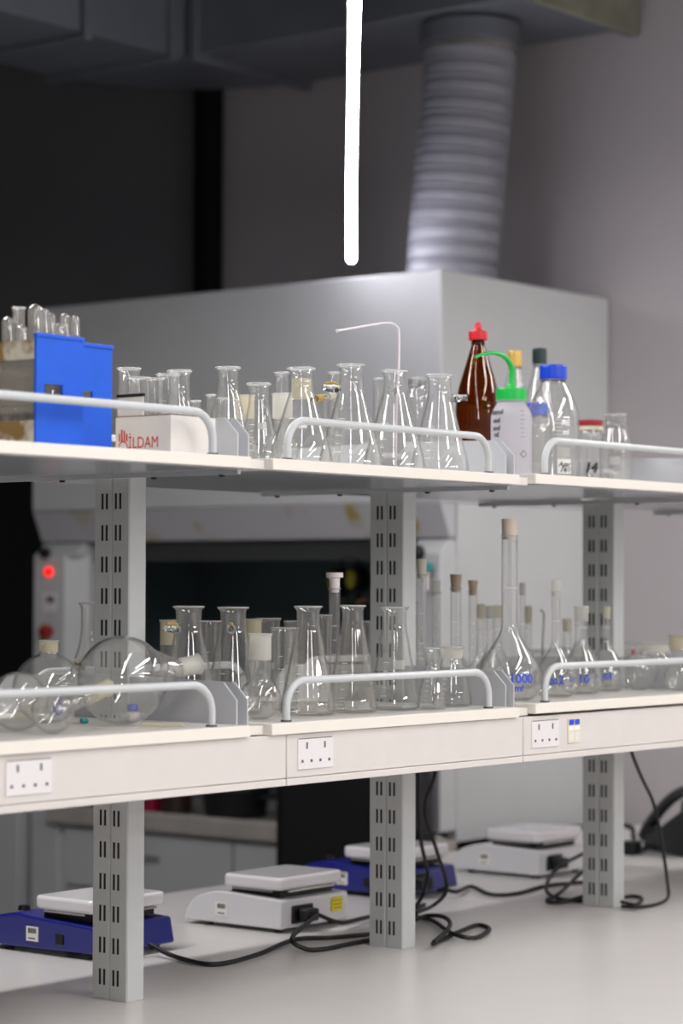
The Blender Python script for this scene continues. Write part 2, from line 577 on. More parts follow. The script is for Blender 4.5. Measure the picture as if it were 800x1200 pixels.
# pillars
for (ya, yb, right) in ((2.262, 2.432, False), (.974, 1.075, True)):
    if not right:
        mb = MB().prism([(hx + .004, ya + .045), (hx + .06, ya), (hx + .29, ya), (hx + .29, yb), (hx + .004, yb)], .93, 1.64, 2)
    else:
        mb = MB().prism([(hx + .004, ya), (hx + .29, ya), (hx + .29, yb), (hx + .004, yb)], .93, 1.635, 2)
    mb.prism([(hx + .004, 1.635), (hx + .045, 1.672), (hx + .28, 1.672), (hx + .28, 1.635)], ya + .002, yb, 1)
    pl = rel(mb, ho).build('pillar', M['hood'], hood, bevel=.003)

    def knob(name, px, py, r, dpt, m, lab=None):
        q = at(px, py, 0, hx + .004)
        k = MB().lathe([(0, 0), (r, 0), (r, dpt * .6), (r * .8, dpt), (0, dpt)], 20)
        k.v = [(-z - .0002, y, x) for x, y, z in k.v]
        k = k.build(name, m, pl, smooth=True, loc=q - ho)
        if lab:
            k['label'] = lab
    if not right:
        knob('rotary_knob', 55, 648, .016, .02, M['black'], 'black rotary knob')
        knob('indicator_light', 58, 670, .0135, .012, M['redlit'], 'glowing red round push button')
        knob('stop_button_collar', 54, 741, .024, .012, M['estopy'], 'amber ring of the stop button')
        knob('stop_button', 58, 740, .017, .034, M['redlid'], 'red mushroom stop button')
        q = at(58.5, 705, 0, hx + .0035) - ho
        MB().box(q.x - .002, q.x, q.y - .026, q.y + .026, q.z - .028, q.z + .026).build('name_plate', M['socket'], pl)
        mb = MB()
        for yy, hh in ((.010, .016), (.002, .020), (-.007, .018), (-.014, .020)):
            mb.box(q.x - .0026, q.x - .0019, q.y + yy - .0028, q.y + yy + .0028, q.z - .004, q.z - .004 + hh)
        mb.build('plate_lettering', M['ink'], pl)
    else:
        knob('rotary_knob', 490, 648, .021, .03, M['black'], 'black round knob')
        q = at(505, 664, 0, hx + .002) - ho
        MB().tube([(q.x + .002, q.y, q.z), (q.x - .03, q.y, q.z)], .005, 10).build('valve_stem', M['silver'], pl, smooth=True)
        MB().box(q.x - .045, q.x - .012, q.y - .016, q.y + .016, q.z - .010, q.z + .010).build('valve_knob', M['teal'], pl, bevel=.003)
        MB().tube([(q.x - .02, q.y, q.z - .01), (q.x - .02, q.y, q.z - .06)], .006, 10).build('valve_spout', M['whitep'], pl, smooth=True)
# worktop with front lip
wt = rel(MB().prism([(hx - .012, .868), (hx - .02, .876), (hx - .02, .918), (hx - .012, .926), (hx + .05, .905), (2.88, .905), (2.88, .868)], hy0 + .0, hy1 - .08, 1), ho)
wt.build('worktop', M['hoodlip'], hood, bevel=.003)
rel(MB().box(hx + .02, 2.94, hy0 + .03, hy1 - .11, .10, .867), ho).build('base_cabinet', M['hood'], hood)
for ya, yb in ((hy0 + .05, 1.66), (1.67, hy1 - .14)):
    dd = rel(MB().box(hx + .004, hx + .019, ya, yb, .70, .862), ho).build('drawer', M['hood'], hood, bevel=.002)
    rel(MB().tube([(hx - .012, (ya + yb) / 2 - .06, .80), (hx - .012, (ya + yb) / 2 + .06, .80)], .005, 8), ho).build('handle', M['silver'], dd, smooth=True)
    dd = rel(MB().box(hx + .004, hx + .019, ya, yb, .12, .69), ho).build('door', M['hood'], hood, bevel=.002)
    rel(MB().tube([(hx - .012, ya + .05, .5), (hx - .012, ya + .05, .62)], .005, 8), ho).build('handle', M['silver'], dd, smooth=True)
rel(MB().box(hx + .004, hx + .10, hy1 - .11, hy1 - .002, 0, .93), ho).build('corner_leg', M['hood'], hood, bevel=.003)

# low grey cupboard left of the hood
cab = thing('floor_cupboard', 'low grey cupboard in the dark corner left of the fume hood', 'cupboard', (2.4, 2.85, 0))
MB().box(-.2, .49, -.36, .45, .05, 1.02).build('carcass', M['hood'], cab, bevel=.004)
dd = MB().box(-.216, -.2005, -.35, .04, .08, 1.0).build('door', M['hood'], cab, bevel=.003)
MB().tube([(-.225, -.02, .7), (-.225, -.02, .82)], .006, 8).build('handle', M['silver'], dd, smooth=True)
MB().box(-.216, -.2005, .05, .44, .08, 1.0).build('door', M['hood'], cab, bevel=.003)
MB().box(-.17, .45, -.33, .42, 0, .05).build('plinth', M['dark'], cab)

# black box added in place of the hood's dark side column
bc = thing('dark_column', 'tall black box in place of the hood side column behind the middle post', 'case', (2.02, 1.13, 0))
MB().box(-.11, .115, -.155, .165, .02, 1.19).build('body', M['black'], bc, bevel=.008)
MB().box(-.113, -.109, -.13, .14, .10, 1.15).build('front_panel', M['blackm'], bc, bevel=.001)
for sx in (-.08, .08):
    for sy in (-.12, .13):
        MB().lathe([(0, 0), (.018, 0), (.015, .02), (0, .02)], 12, sx, sy).build('foot', M['blackm'], bc, smooth=True)
MB().box(.06, .11, -.175, -.155, .86, .94).build('side_catch', M['blackm'], bc, bevel=.003)

# things on the hood worktop
zw = .9055
q = at(178, 937, 0, 2.33)
t = thing('small_box', 'small magenta box on the hood worktop right of the left post', 'box', (q.x, q.y, zw))
MB().box(-.03, .03, -.03, .03, 0, .05).build('carton', M['pink'], t, bevel=.003)
MB().box(-.031, .031, -.031, .031, .05, .064).build('lid', M['pink'], t, bevel=.002)
q = at(207, 935, 0, 2.34)
t = thing('reagent_jar', 'dark brown squat jar on the hood worktop beside the magenta box', 'jar', (q.x, q.y, zw))
MB().lathe(fillet([(0, 0), (.045, 0, .006), (.045, .085, .01), (.034, .095), (0, .095)]), 24).build('body', M['brownb'], t, smooth=True)
MB().lathe(fillet([(0, .0955), (.037, .0955, .002), (.037, .118, .004), (0, .118)]), 24).build('lid', M['blackm'], t, smooth=True)
q = at(276, 940, 0, 2.36)
t = thing('water_bath', 'black round bath with rim on the hood worktop under the beam', 'bath', (q.x, q.y, zw))
MB().lathe(fillet([(0, 0), (.085, 0, .01), (.095, .07, .004), (.102, .075, .002), (.100, .08), (.088, .078), (.08, .012), (0, .01)]), 32).build('pan', M['blackm'], t, smooth=True)
for s in (-1, 1):
    MB().tube(smooth_path([(-.02, s * .098, .06), (-.02, s * .13, .062), (.02, s * .13, .062), (.02, s * .098, .06)], 4), .006, 8).build('handle', M['blackm'], t, smooth=True)
q = at(364, 940, 0, 2.40)
t = thing('heating_mantle', 'black round heating mantle at the right end of the hood worktop', 'heater', (q.x, q.y, zw))
MB().lathe(fillet([(0, .008), (.09, .008, .012), (.098, .1, .02), (.085, .128, .01), (.06, .128, .01), (.03, .06), (0, .05)]), 32).build('housing', M['black'], t, smooth=True)
MB().lathe([(0, 0), (.07, 0), (.07, .0085), (0, .0085)], 24).build('base', M['blackm'], t, smooth=True)
MB().box(-.102, -.09, -.02, .02, .04, .07).build('switch', M['socketh'], t, bevel=.002)
# orange tongs over the lip
q0, q1, q2 = at(365, 915, 0, 2.143), at(366, 968, 0, 2.137), at(388, 915, 0, 2.143)
t = thing('tongs', 'orange red tongs leaning on the hood worktop lip beside the middle post', 'tongs', (q1.x, q1.y, q1.z))
for a in (q0 + Vector((0, 0, .04)), q2 + Vector((0, 0, .04))):
    pth = smooth_path([a - q1, (a * .55 + q1 * .45) - q1 + Vector((0, .004, 0)), Vector((0, 0, .0))], 6)
    MB().tube(pth, .008, 10).build('arm', M['orange'], t, smooth=True)
MB().lathe([(0, -.008), (.011, -.008), (.011, .008), (0, .008)], 14).build('pivot', M['silver'], t, smooth=True)
# black pads hanging in the opening
q = at(409, 690, 0, 2.42)
t = thing('ear_defenders', 'black ear defenders with olive yellow pads hanging inside the fume hood', 'ear defenders', (q.x, q.y, q.z))
for s, pc in ((1, at(399, 682, 0, 2.42)), (-1, at(420, 679, 0, 2.42))):
    c = pc - q
    def disc(r0, r1, d0, d1):
        k = MB().lathe(fillet([(0, d0), (1, d0, .1), (1, d1, .1), (0, d1)]), 24)
        k.v = [(-z + c.x, c.y + y * r0, c.z + x * r1) for x, y, z in k.v]
        return k
    cup = disc(.026, .038, -.02, .03).build('ear_cup', M['black'], t, smooth=True)
    disc(.014, .026, .03, .038).build('pad', M['olive'], cup, smooth=True)
MB().tube(smooth_path([at(399, 668, 0, 2.43) - q, at(402, 655, 0, 2.43) - q, at(411, 652, 0, 2.43) - q, at(418, 656, 0, 2.43) - q, at(420, 666, 0, 2.43) - q], 5), .005, 8).build('headband', M['blackm'], t, smooth=True)
MB().tube(smooth_path([at(400, 690, 0, 2.43) - q, at(405, 708, 0, 2.43) - q, at(416, 706, 0, 2.43) - q, at(422, 690, 0, 2.43) - q], 5), .010, 8).build('neck_strap', M['blackm'], t, smooth=True)
MB().tube([at(418, 706, 0, 2.42) - q, at(430, 702, 0, 2.42) - q], .006, 8).build('buckle', M['cardin'], t, smooth=True)

# ------------------------------------------------------------------ lab bench
bench = thing('lab_bench', 'long white laminate lab bench carrying the shelving', 'bench', (.7, .04, 0))
bo = Vector((.7, .04, 0))
rel(MB().box(-2.2, 1.357, -.80, .862, .87, ZB), bo).build('worktop', M['bench'], bench, bevel=.003)
rel(MB().box(1.360, 2.962, -.80, .862, .87, ZB), bo).build('worktop', M['bench'], bench, bevel=.003)
rel(MB().box(1.3572, 1.3598, -.795, .857, .875, ZB - .0012), bo).build('joint_strip', M['seam'], bench)
for xa, xb in ((-2.15, -1.2), (-1.18, -.2), (-.18, .8), (.82, 1.8), (1.82, 2.92)):
    c = rel(MB().box(xa, xb, -.72, .80, .1, .869), bo).build('under_cabinet', M['hood'], bench)
    rel(MB().box(xa + .005, xb - .005, -.74, -.721, .12, .85), bo).build('door', M['hood'], c, bevel=.002)
rel(MB().box(-2.1, 2.9, -.66, .74, 0, .1), bo).build('plinth', M['dark'], bench)

# ------------------------------------------------------------------ shelving on the bench
rack = thing('reagent_shelving', 'two tier white shelving on slotted grey posts along the bench', 'shelving', (.7, .04, ZB))
ro = Vector((.7, .04, ZB))
PX = (0.0, .718, 1.433, 2.148)
PW, PD = .0766, .040
for X in PX:
    # two slotted uprights back to back; the slots are cut as dark pockets framed by the steel
    for k, (ya, yb) in enumerate(((0, PW / 2 - .0004), (PW / 2 + .0004, PW))):
        c_ = .0022
        up = MB()
        up.prism([(X + c_, ya), (X + PD - c_, ya), (X + PD, ya + c_), (X + PD, yb - c_), (X + PD - c_, yb), (X + c_, yb), (X, yb - c_), (X, ya + c_)], ZB + .0004, ZU - .022, 2)
        nf = len(up.f)
        ysl = (ya + yb) / 2 + (.0055 if k == 0 else -.004)
        for i in range(17):
            zt = 1.698 - .05 * i
            if zt - .025 < ZB + .02:
                break
            for dy in (-.0047, .0047):
                up.box(X - .0003, X + .0012, ysl + dy - .0022, ysl + dy + .0022, zt - .025, zt)
                up.box(X + PD - .0012, X + PD + .0003, ysl + dy - .0022, ysl + dy + .0022, zt - .025, zt)
        u = rel(up, ro).build('post', M['post'], rack)
        u.data.materials.append(M['slot'])
        for p in u.data.polygons:
            if p.index >= nf:
                p.material_index = 1
YF, YR = -.255, .332
bays = ((-1.0, -.005, 0.0), (.045, .713, 0.0), (.763, 1.428, .004), (1.478, 2.143, .004))
for (xa, xb, dz) in bays:
    for ztop, th in ((ZU, .018), (ZL, .018)):
        z1 = ztop + dz
        sb = rel(MB().box(xa, xb, YF, YR, z1 - th, z1), ro).build('shelf_board', M['shelf'], rack, bevel=.0015)
        rel(MB().box(xa + .0005, xb - .0005, YF - .0012, YF + .0002, z1 - th + .001, z1 - .001), ro).build('edge_band', M['shelfedge'], sb)
        if ztop == ZU:
            rel(MB().box(xa + .004, xb - .004, YF + .012, YR - .004, z1 - th - .0015, z1 - th - .0002), ro).build('underside_panel', M['under'], sb)
        # guard rail: a bent tube along the front, and one along the back
        for yy in ((-.238, .316) if True else ()):
            e0, e1 = xa + .056, xb - .068
            h, rb = .063, .042
            pts = [(e0, yy, z1 + .0003), (e0, yy, z1 + h - rb)]
            for k in range(1, 9):
                a = PI - k * PI / 16
                pts.append((e0 + rb + rb * math.cos(a), yy, z1 + h - rb + rb * math.sin(a)))
            for k in range(0, 9):
                a = PI / 2 - k * PI / 16
                pts.append((e1 - rb + rb * math.cos(a), yy, z1 + h - rb + rb * math.sin(a)))
            pts += [(e1, yy, z1 + h - rb), (e1, yy, z1 + .0003)]
            gr = rel(MB().tube(pts, .0062, 12), ro).build('guard_rail', M['rail'], rack, smooth=True)
            for ex in (e0, e1):
                rel(MB().lathe([(0, .0001), (.0085, .0001), (.0085, .003), (0, .003)], 14, ex, yy, z1), ro).build('rail_foot', M['socketh'], gr)
# brackets, end plates and gap fillers at each post
for i, X in enumerate(PX):
    for ztop in (ZU, ZL):
        dz = .002
        for xx in (X + .002, X + .027):
            for sgn in (-1, 1):
                ya, yb = (-.222, -.0005) if sgn < 0 else (PW + .0005, .300)
                z0, z1, ch = ztop - .016, ztop + .062, .026
                if sgn < 0:
                    poly = [(ya, z0), (yb, z0), (yb, z1 + .004), (ya + ch, z1), (ya, z1 - ch)]
                else:
                    poly = [(ya, z0), (yb, z0), (yb, z1 - ch), (yb - ch, z1), (ya, z1 + .004)]
                rel(MB().prism(poly, xx, xx + .0025, 0), ro).build('end_plate', M['plate'], rack)
        for ya, yb in ((-.24, -.001), (PW + .001, .32)):
            rel(MB().box(X - .004, X + .044, ya, yb, ztop - .0165, ztop - .003), ro).build('bracket', M['shelf'], rack)
        if ztop == ZU:
            # narrow steel bracket lip under the joint, with screw heads
            lip = rel(MB().box(X - .012, X - .0055, -.235, .33, ztop - .026, ztop - .0175), ro).build('bracket_lip', M['plate'], rack)
            for yy in (-.2, -.06, .14, .29):
                rel(MB().lathe([(0, -.003), (.004, -.003), (.005, 0), (0, 0)], 10, X - .0085, yy, ztop - .0262), ro).build('screw', M['slot'], lip)
# service beam under the lower shelf
zb0, zb1 = 1.246, 1.3245
beams = ((-1.0, .0865), (.0885, .7325), (.7345, 1.47), (1.472, 2.19))
for k, (xa, xb) in enumerate(beams):
    mb = MB().box(xa, xb, -.250, -.17, 1.2578, zb1)
    mb.box(xa, xb, -.250, -.17, zb0, 1.2566)
    mb.box(xa + .002, xb - .002, -.247, -.173, 1.2560, 1.2585)
    b = rel(mb, ro).build('service_beam', M['beam'], rack, bevel=.0012)
    sx = (-.504, .113, .758, 1.56)[k]
    w = .0865
    yf = -.250
    so = rel(MB().box(sx, sx + w, yf - .0022, yf + .001, 1.269, 1.3165), ro).build('socket_outlet', M['socket'], b, bevel=.0008)
    hl = MB()
    for cx in (sx + .0215, sx + .0655):
        hl.box(cx - .0018, cx + .0018, yf - .0026, yf, 1.3005, 1.3105)
        for dx in (-.011, .011):
            hl.box(cx + dx - .0024, cx + dx + .0024, yf - .0026, yf, 1.2795, 1.2838)
    hl.box(sx + .002, sx + w - .002, yf - .0023, yf, 1.3158, 1.3168)
    # holes and a dark strip painted as shadow gap are a sub-part of the beam like the plate itself
    rel(hl, ro).build('socket_holes', M['socketh'], b)
    if k == 2:
        q = .874
        rel(MB().box(q, q + .041, yf - .002, yf, 1.272, 1.316), ro).build('data_outlet', M['label_cream'], b, bevel=.0006)
        dd = MB()
        for dx in (.003, .0215):
            dd.box(q + dx, q + dx + .0155, yf - .0026, yf, 1.3045, 1.3145)
        rel(dd, ro).build('data_tag', M['blueink'], b)
        dd = MB()
        for dx in (.003, .0215):
            dd.box(q + dx, q + dx + .0155, yf - .0024, yf, 1.2955, 1.3025)
        rel(dd, ro).build('data_port_tag', M['whiteink'], b)
        dd = MB()
        for dx in (.004, .0225):
            dd.box(q + dx, q + dx + .013, yf - .0024, yf, 1.277, 1.291)
        rel(dd, ro).build('data_port', M['socket'], b)
rel(MB().box(-1.0, 2.19, -.17, .25, 1.30, 1.3245), ro).build('beam_cover', M['beam'], rack)
rel(MB().box(-1.0, 2.19, .25, .33, 1.246, 1.3245), ro).build('service_beam', M['beam'], rack, bevel=.0012)


# ------------------------------------------------------------------ glassware
def offset_in(pts, t):
    out = []
    n = len(pts)
    for i, (r, z) in enumerate(pts):
        a, b = pts[max(i - 1, 0)], pts[min(i + 1, n - 1)]
        d = Vector((b[0] - a[0], b[1] - a[1]))
        d = d.normalized() if d.length else Vector((1, 0))
        nn = Vector((-d.y, d.x))          # left of travel = inside of the vessel
        q = (max(r + nn.x * t, 0), z + nn.y * t)
        if r < 1e-6:
            q = (0, z + t)
        out.append(q)
    return out


def shell(pts, t, seg):
    """double-walled glass sheet between two profile ends"""
    mb = MB()
    mb.lathe(pts, seg)
    inn = offset_in(pts, t)
    mb.lathe(inn, seg, flip=True)
    return mb


def split_profile(pts, z):
    """(below, above) of a profile whose last stretch rises monotonically through z"""
    for i in range(len(pts) - 1, 0, -1):
        if pts[i - 1][1] <= z <= pts[i][1] and pts[i][1] > pts[i - 1][1]:
            f = (z - pts[i - 1][1]) / (pts[i][1] - pts[i - 1][1])
            m = (pts[i - 1][0] + f * (pts[i][0] - pts[i - 1][0]), z)
            return pts[:i] + [m], [m] + pts[i:]
    return pts, pts[-2:]


def vessel(root, prof, t, zsplit=None, neckmat='glass', bodymat='glass', rim=.0016, seg=32, body='body', neck='neck'):
    if zsplit is not None:
        lo_, hi_ = split_profile(prof, zsplit)
        b = shell(lo_, t, seg).build(body, M[bodymat], root, smooth=True, autosmooth=False)
        n = shell(hi_, t, seg).build(neck, M[neckmat], root, smooth=True, autosmooth=False)
    else:
        b = shell(prof, t, seg).build(body, M[bodymat], root, smooth=True, autosmooth=False)
        n = None
    if rim:
        r, z = prof[-1]
        rc = r - t / 2
        pts = [(rc + rim * math.cos(a) * 1.15, z + rim * math.sin(a)) for a in [2 * PI * k / 10 for k in range(11)]]
        MB().lathe(pts, seg).build('rim', M['lip'], root, smooth=True, autosmooth=False)
    return b, n


def ring_marks(root, radf, ang, zs, w=.008, m='whiteink', name='graduations'):
    mb = MB()
    for k, z in enumerate(zs):
        wrap_patch(mb, w * (1.6 if k % 2 == 0 else 1), .0008, z, ang, radf, 6, 1)
    return mb.build(name, M[m], root)


def stopper(root, r, z, h, m='whitep', style='flat', rtop=None):
    """plug stopper whose shank sits in a neck of inner radius r at height z"""
    rt = rtop or r * 1.45
    if style == 'flat':
        p = [(0, z - .008), (r * .9, z - .008), (r * 1.0, z), (r * 1.06, z + h * .62), (rt, z + h * .70), (rt, z + h), (0, z + h)]
    else:
        p = [(0, z - .008), (r * .88, z - .008), (r * 1.0, z + .001), (rt, z + h * .95), (rt * .97, z + h), (0, z + h)]
    MB().lathe(p, 20).build('stopper', M[m], root, smooth=True)


SHELFZ = {'U': ZU + .0005, 'L': ZL + .0005}


def spot(px, ytop, y, sh):
    q = at(px, ytop, 1, y)
    s = mpp(q)
    z0 = SHELFZ[sh] + (.004 if q.x > .76 else 0)
    return q, s, z0, q.z - z0


GROUPS = {}


def base_of(kind, label, cat, q, z0, group):
    return thing(kind, label, cat, (q.x, q.y, z0), 0, group)


def erlenmeyer(label, px, ytop, y, sh, neckw, basew, necklen=.16, group=None, neckmat='glass', arm=None, smear=False, patch=False, stop=None, mat_='glass', kind='conical_flask', joint=False, printed=None):
    q, s, z0, H = spot(px, ytop, y, sh)
    rn, rb = neckw * s / 2, basew * s / 2
    root = base_of(kind, label, 'flask', q, z0, group)
    zs = H * (1 - necklen)
    flare = 1.0 if joint else 1.0
    prof = fillet([(0, .0015), (rb * .8, .0006, .01), (rb, .0, .0), (rb, .0, 0), (rb, .012, 0), (rn, zs, .03), (rn * .99, H * .5 + zs * .5, .004), (rn * 1.0, H - .008, .006), (rn * 1.13, H - .0015)])
    # rounder heel
    prof = fillet([(0, .002), (rb * .86, .0004, .012), (rb * 1.03, .003, .012), (rb * .985, .022, .02), (rn, zs, .024), (rn, H - .008, .004), (rn * 1.2, H - .0015)], 6)
    b, n = vessel(root, prof, .0017, zs + (.006 if not joint else .004), neckmat, mat_, rim=.0017)
    ca = to_cam(q)
    radf = lambda z: max((rb * .985 + (rn - rb * .985) * max(0, min(1, (z - .022) / (zs - .022)))) + .0005, rn)
    if printed:
        mb = MB()
        wrap_text(mb, printed, H * .06, H * .36, ca, radf, .0003)
        mb.build('print', M['whiteink'], root)
    if patch:
        mb = MB()
        wrap_patch(mb, rb * .5, H * .085, H * .40, ca + .25, radf)
        mb.build('writing_patch', M['frost'], root)
    ring_marks(root, radf, ca - .45, [H * .14, H * .22, H * .30, H * .38, H * .46], rb * .16)
    if arm is not None:
        a = arm
        d = Vector((math.cos(a), math.sin(a), 0))
        za = zs - H * .02
        r1 = radf(za) * .96
        p0 = d * (r1 - .002) + Vector((0, 0, za))
        pth = smooth_path([p0, p0 + d * .012 + Vector((0, 0, .001)), p0 + d * .03 + Vector((0, 0, .002))], 5)
        rads = [.0058 + .0022 * math.exp(-((k / (len(pth) - 1) - .45) / .18) ** 2) for k in range(len(pth))]
        MB().tube(pth, rads, 14).build('side_arm', M['rim'], root, smooth=True)
        if smear:
            sm = MB()
            sm.tube(smooth_path([p0 + d * .004 + Vector((0, 0, .0075)), p0 + d * .016 + Vector((0, 0, .0092)), p0 + d * .026 + Vector((0, 0, .0086))], 4), .0030, 8)
            sm.build('residue', M['rust'], root, smooth=True)
    if stop:
        stopper(root, rn * .9, H, **stop)
    return root


def roundflask(label, px, ytop, y, sh, neckw, bodyw, neckmat='frost', neckfrac=None, group=None, mat_='glass', kind='round_flask', stop=None, flat=True, bodyz=None, lab=None):
    q, s, z0, H = spot(px, ytop, y, sh)
    rn, R = neckw * s / 2, bodyw * s / 2
    root = base_of(kind, label, 'flask', q, z0, group)
    cz = R * (.94 if flat else 1)
    pts = []
    a0 = -PI / 2 + (.32 if flat else 0)
    a1 = math.acos(min(.98, rn / R))
    if flat:
        zf = cz + R * math.sin(a0)
        cz -= zf
        pts.append((0, .0015))
        pts.append((R * math.cos(a0) * .8, .0006))
    n = 18
    for k in range(n + 1):
        a = a0 + (a1 - a0) * k / n
        pts.append((R * math.cos(a), cz + R * math.sin(a)))
    zj = pts[-1][1]
    jl = min(.03, (H - zj) * .6) if neckmat != 'glass' else (H - zj) * .5
    pts[-1] = pts[-1] + (.006,)
    pts = fillet(pts + [(rn, zj + (H - zj) * .25, .004), (rn * 1.0, H - .006, .003), (rn * 1.07, H - .0015)], 4)
    if pts[0][0] > 1e-6:
        pts[0] = (0, pts[0][1])
    vessel(root, pts, .0016, zj + .006 if neckmat == 'glass' else max(zj + .003, H - jl - .012), neckmat, mat_, rim=.0014, neck='neck' if neckmat == 'glass' else 'ground_neck')
    if stop:
        stopper(root, rn * .9, H, **stop)
    return root, q, z0, H, R, rn


def volumetric(label, px, ytop, y, sh, neckw, bodyw, neckmat='glass', group=None, stop=None, conical=False, blue=None, jointpx=0, hbody=1.15):
    """long-necked measuring flask: pear-shaped bulb, slim neck, optional ground socket at the top"""
    q, s, z0, H = spot(px, ytop, y, sh)
    rn, R = neckw * s / 2, bodyw * s / 2
    root = base_of('volumetric_flask', label, 'flask', q, z0, group)
    hb = 2 * R * hbody
    hb = min(hb, H * .62)
    prof = fillet([(0, .002), (R * .72, .0005, .01), (R * 1.04, hb * .16, hb * .22), (R * 1.0, hb * .50, hb * .24), (rn * 1.04, hb, .016), (rn, hb + .03, .01), (rn, H - .004, .003), (rn * 1.04, H - .001)], 7)
    if prof[-1][1] <= prof[-2][1]:
        prof = prof[:-1]
    b, n = vessel(root, prof, .0015, hb + .012, 'glass', 'glass', rim=.0012)
    if jointpx:
        jl = jointpx * s
        MB().lathe(fillet([(rn * .8, H - jl), (rn * 1.08, H - jl, .001), (rn * 1.18, H + .001, .001), (rn * .85, H + .002)]), 22).build('ground_socket', M[neckmat], root, smooth=True)
    ring = MB()
    ring.lathe([(rn + .0004, hb + (H - hb) * .45), (rn + .0006, hb + (H - hb) * .45 + .0008)], 22)
    ring.build('fill_line', M['whiteink'], root)
    ca = to_cam(q)

    def radf(z):
        best = rn
        for (r0, z0_), (r1, z1_) in zip(prof, prof[1:]):
            if z1_ > z0_ and z0_ <= z <= z1_:
                best = r0 + (r1 - r0) * (z - z0_) / (z1_ - z0_)
        return best + .0006
    if blue:
        mb = MB()
        for txt, size, zf, da in blue:
            wrap_text(mb, txt, size * s, hb * zf, ca + da, radf, .0004)
        k = mb.build('blue_print', M['blueink'], root)
        k['label'] = 'blue printed capacity marks'
    if stop:
        stopper(root, rn * .95, H, **stop)
    return root


def tumbler(label, px, ytop, y, sh, w, kind='beaker', cat='beaker', group=None, lip=True, mat_='glass', wb=None, up=0):
    q, s, z0, H = spot(px, ytop, y, sh)
    z0, H = z0 + up, H - up
    r = w * s / 2
    root = base_of(kind, label, cat, q, z0, group)
    rb = (wb or w) * s / 2 * .98
    prof = fillet([(0, .002), (rb * .85, .0005, .005), (rb, .002, .006), (r * .985, H * .6, .01), (r * .985, H - .007, .004), (r * (1.07 if lip else 1.0), H - .0015)], 5)
    vessel(root, prof, .0015, None, 'glass', mat_, rim=.0014)
    ring_marks(root, lambda z: r * .99 + .0005, to_cam(q) - .3, [H * .2, H * .35, H * .5, H * .65], r * .3)
    return root


# ---- upper shelf, first bay: test tube racks ------------------------------------------------
rW, rL = .0925, .285


def tube_rack(label, x0, y0, grp):
    t = thing('test_tube_rack', label, 'rack', (x0, y0, SHELFZ['U']), 0, grp)
    hR = .150
    for k, (ya, yb) in enumerate(((0, .004), (rL - .004, rL))):
        # end panel with a finger hole: frame pieces around the opening
        mb = MB()
        hx0, hx1, hz0, hz1 = .016, .052, .066, .086
        mb.box(0, rW, ya, yb, 0, hz0)
        mb.box(0, rW, ya, yb, hz1, hR)
        mb.box(0, hx0, ya, yb, hz0, hz1)
        mb.box(hx1, rW, ya, yb, hz0, hz1)
        pnl = mb.build('end_panel', M['blue'], t)
        pnl['label'] = 'bright blue end panel with a finger hole'
        MB().box(-.001, rW + .001, ya - .002, yb + .002, hR, hR + .006).build('panel_rim', M['blue'], pnl, bevel=.001)
    MB().box(.001, rW - .001, .0045, rL - .0045, hR - .030, hR - .026).build('top_plate', M['rackstain'], t)
    for xx in (.0005, rW - .0035):
        MB().box(xx, xx + .003, .0045, rL - .0045, hR - .026, hR - .004).build('side_rail', M['rackstain'], t)
        MB().box(xx, xx + .003, .0045, rL - .0045, .004, .034).build('side_rail', M['rackstain'], t)
        MB().box(xx, xx + .003, .0045, rL - .0045, .045, .055).build('side_rail', M['rackclear'], t)
    MB().box(.0008, .0020, .0045, rL - .0045, .056, hR - .031).build('haze_panel', M['rackclear'], t)  # added panel; its haze gives the open side a whitish look
    MB().box(.004, rW - .004, .0045, rL - .0045, .001, .005).build('bottom_plate', M['rackclear'], t)
    return t


ra = at(42, 500, 1, -.212)
tube_rack('blue ended test tube rack at the left end of the upper shelf', ra.x, -.212, 'test tube racks on the upper shelf')
rb_ = at(131, 500, 1, -.165)
tube_rack('blue ended test tube rack standing next to the white cardboard box', max(rb_.x - rW, ra.x + rW + .003), -.165, 'test tube racks on the upper shelf')


def test_tube(label, px, ytop, y, w, openup=False):
    q, s, z0, H = spot(px, ytop, y, 'U')
    z0 += .0055
    H -= .0055
    r = w * s / 2
    t = thing('test_tube', label, 'test tube', (q.x, q.y, z0), 0, 'test tubes in the blue racks')
    n = 8
    dome = [(r * math.sin(PI / 2 * k / n), r - r * math.cos(PI / 2 * k / n)) for k in range(n + 1)]
    prof = dome + [(r, H * .5), (r, H - .003), (r * 1.06, H - .001)]
    sh_ = shell(prof, .0012, 20)
    if not openup:
        sh_.v = [(x, y_, H - z) for x, y_, z in sh_.v]
        sh_.f = [f[::-1] for f in sh_.f]
    sh_.build('tube', M['glass_hazy'], t, smooth=True, autosmooth=False)
    zz = H - .001 if openup else .0012
    rc = r * 1.04
    pts = [(rc + .0011 * math.cos(a), zz + .0011 * math.sin(a)) for a in [2 * PI * k / 8 for k in range(9)]]
    MB().lathe(pts, 20).build('rim', M['lip'], t, smooth=True, autosmooth=False)


for lab, px, yt, y, w, op in (
        ('upturned test tube at the far left of the rack tubes', 9, 371, -.135, 14, False),
        ('open topped wide test tube second from left in the racks', 22, 360, -.106, 15, True),
        ('short upturned test tube before the open topped one', 26, 381, -.142, 13, False),
        ('tallest upturned test tube in the blue racks', 41, 356, -.125, 17, False),
        ('upturned test tube just right of the tallest one', 52, 361, -.160, 11, False),
        ('upturned test tube fourth from the right end of the rack tubes', 60, 367, -.148, 11, False),
        ('short upturned test tube low in front of the right rack tubes', 70, 379, -.118, 12, False),
        ('upturned test tube second from the right end of the rack tubes', 76, 367, -.094, 12, False),
        ('rightmost upturned test tube above the blue panels', 88, 370, -.118, 11, False)):
    test_tube(lab, px, yt, y, w, op)

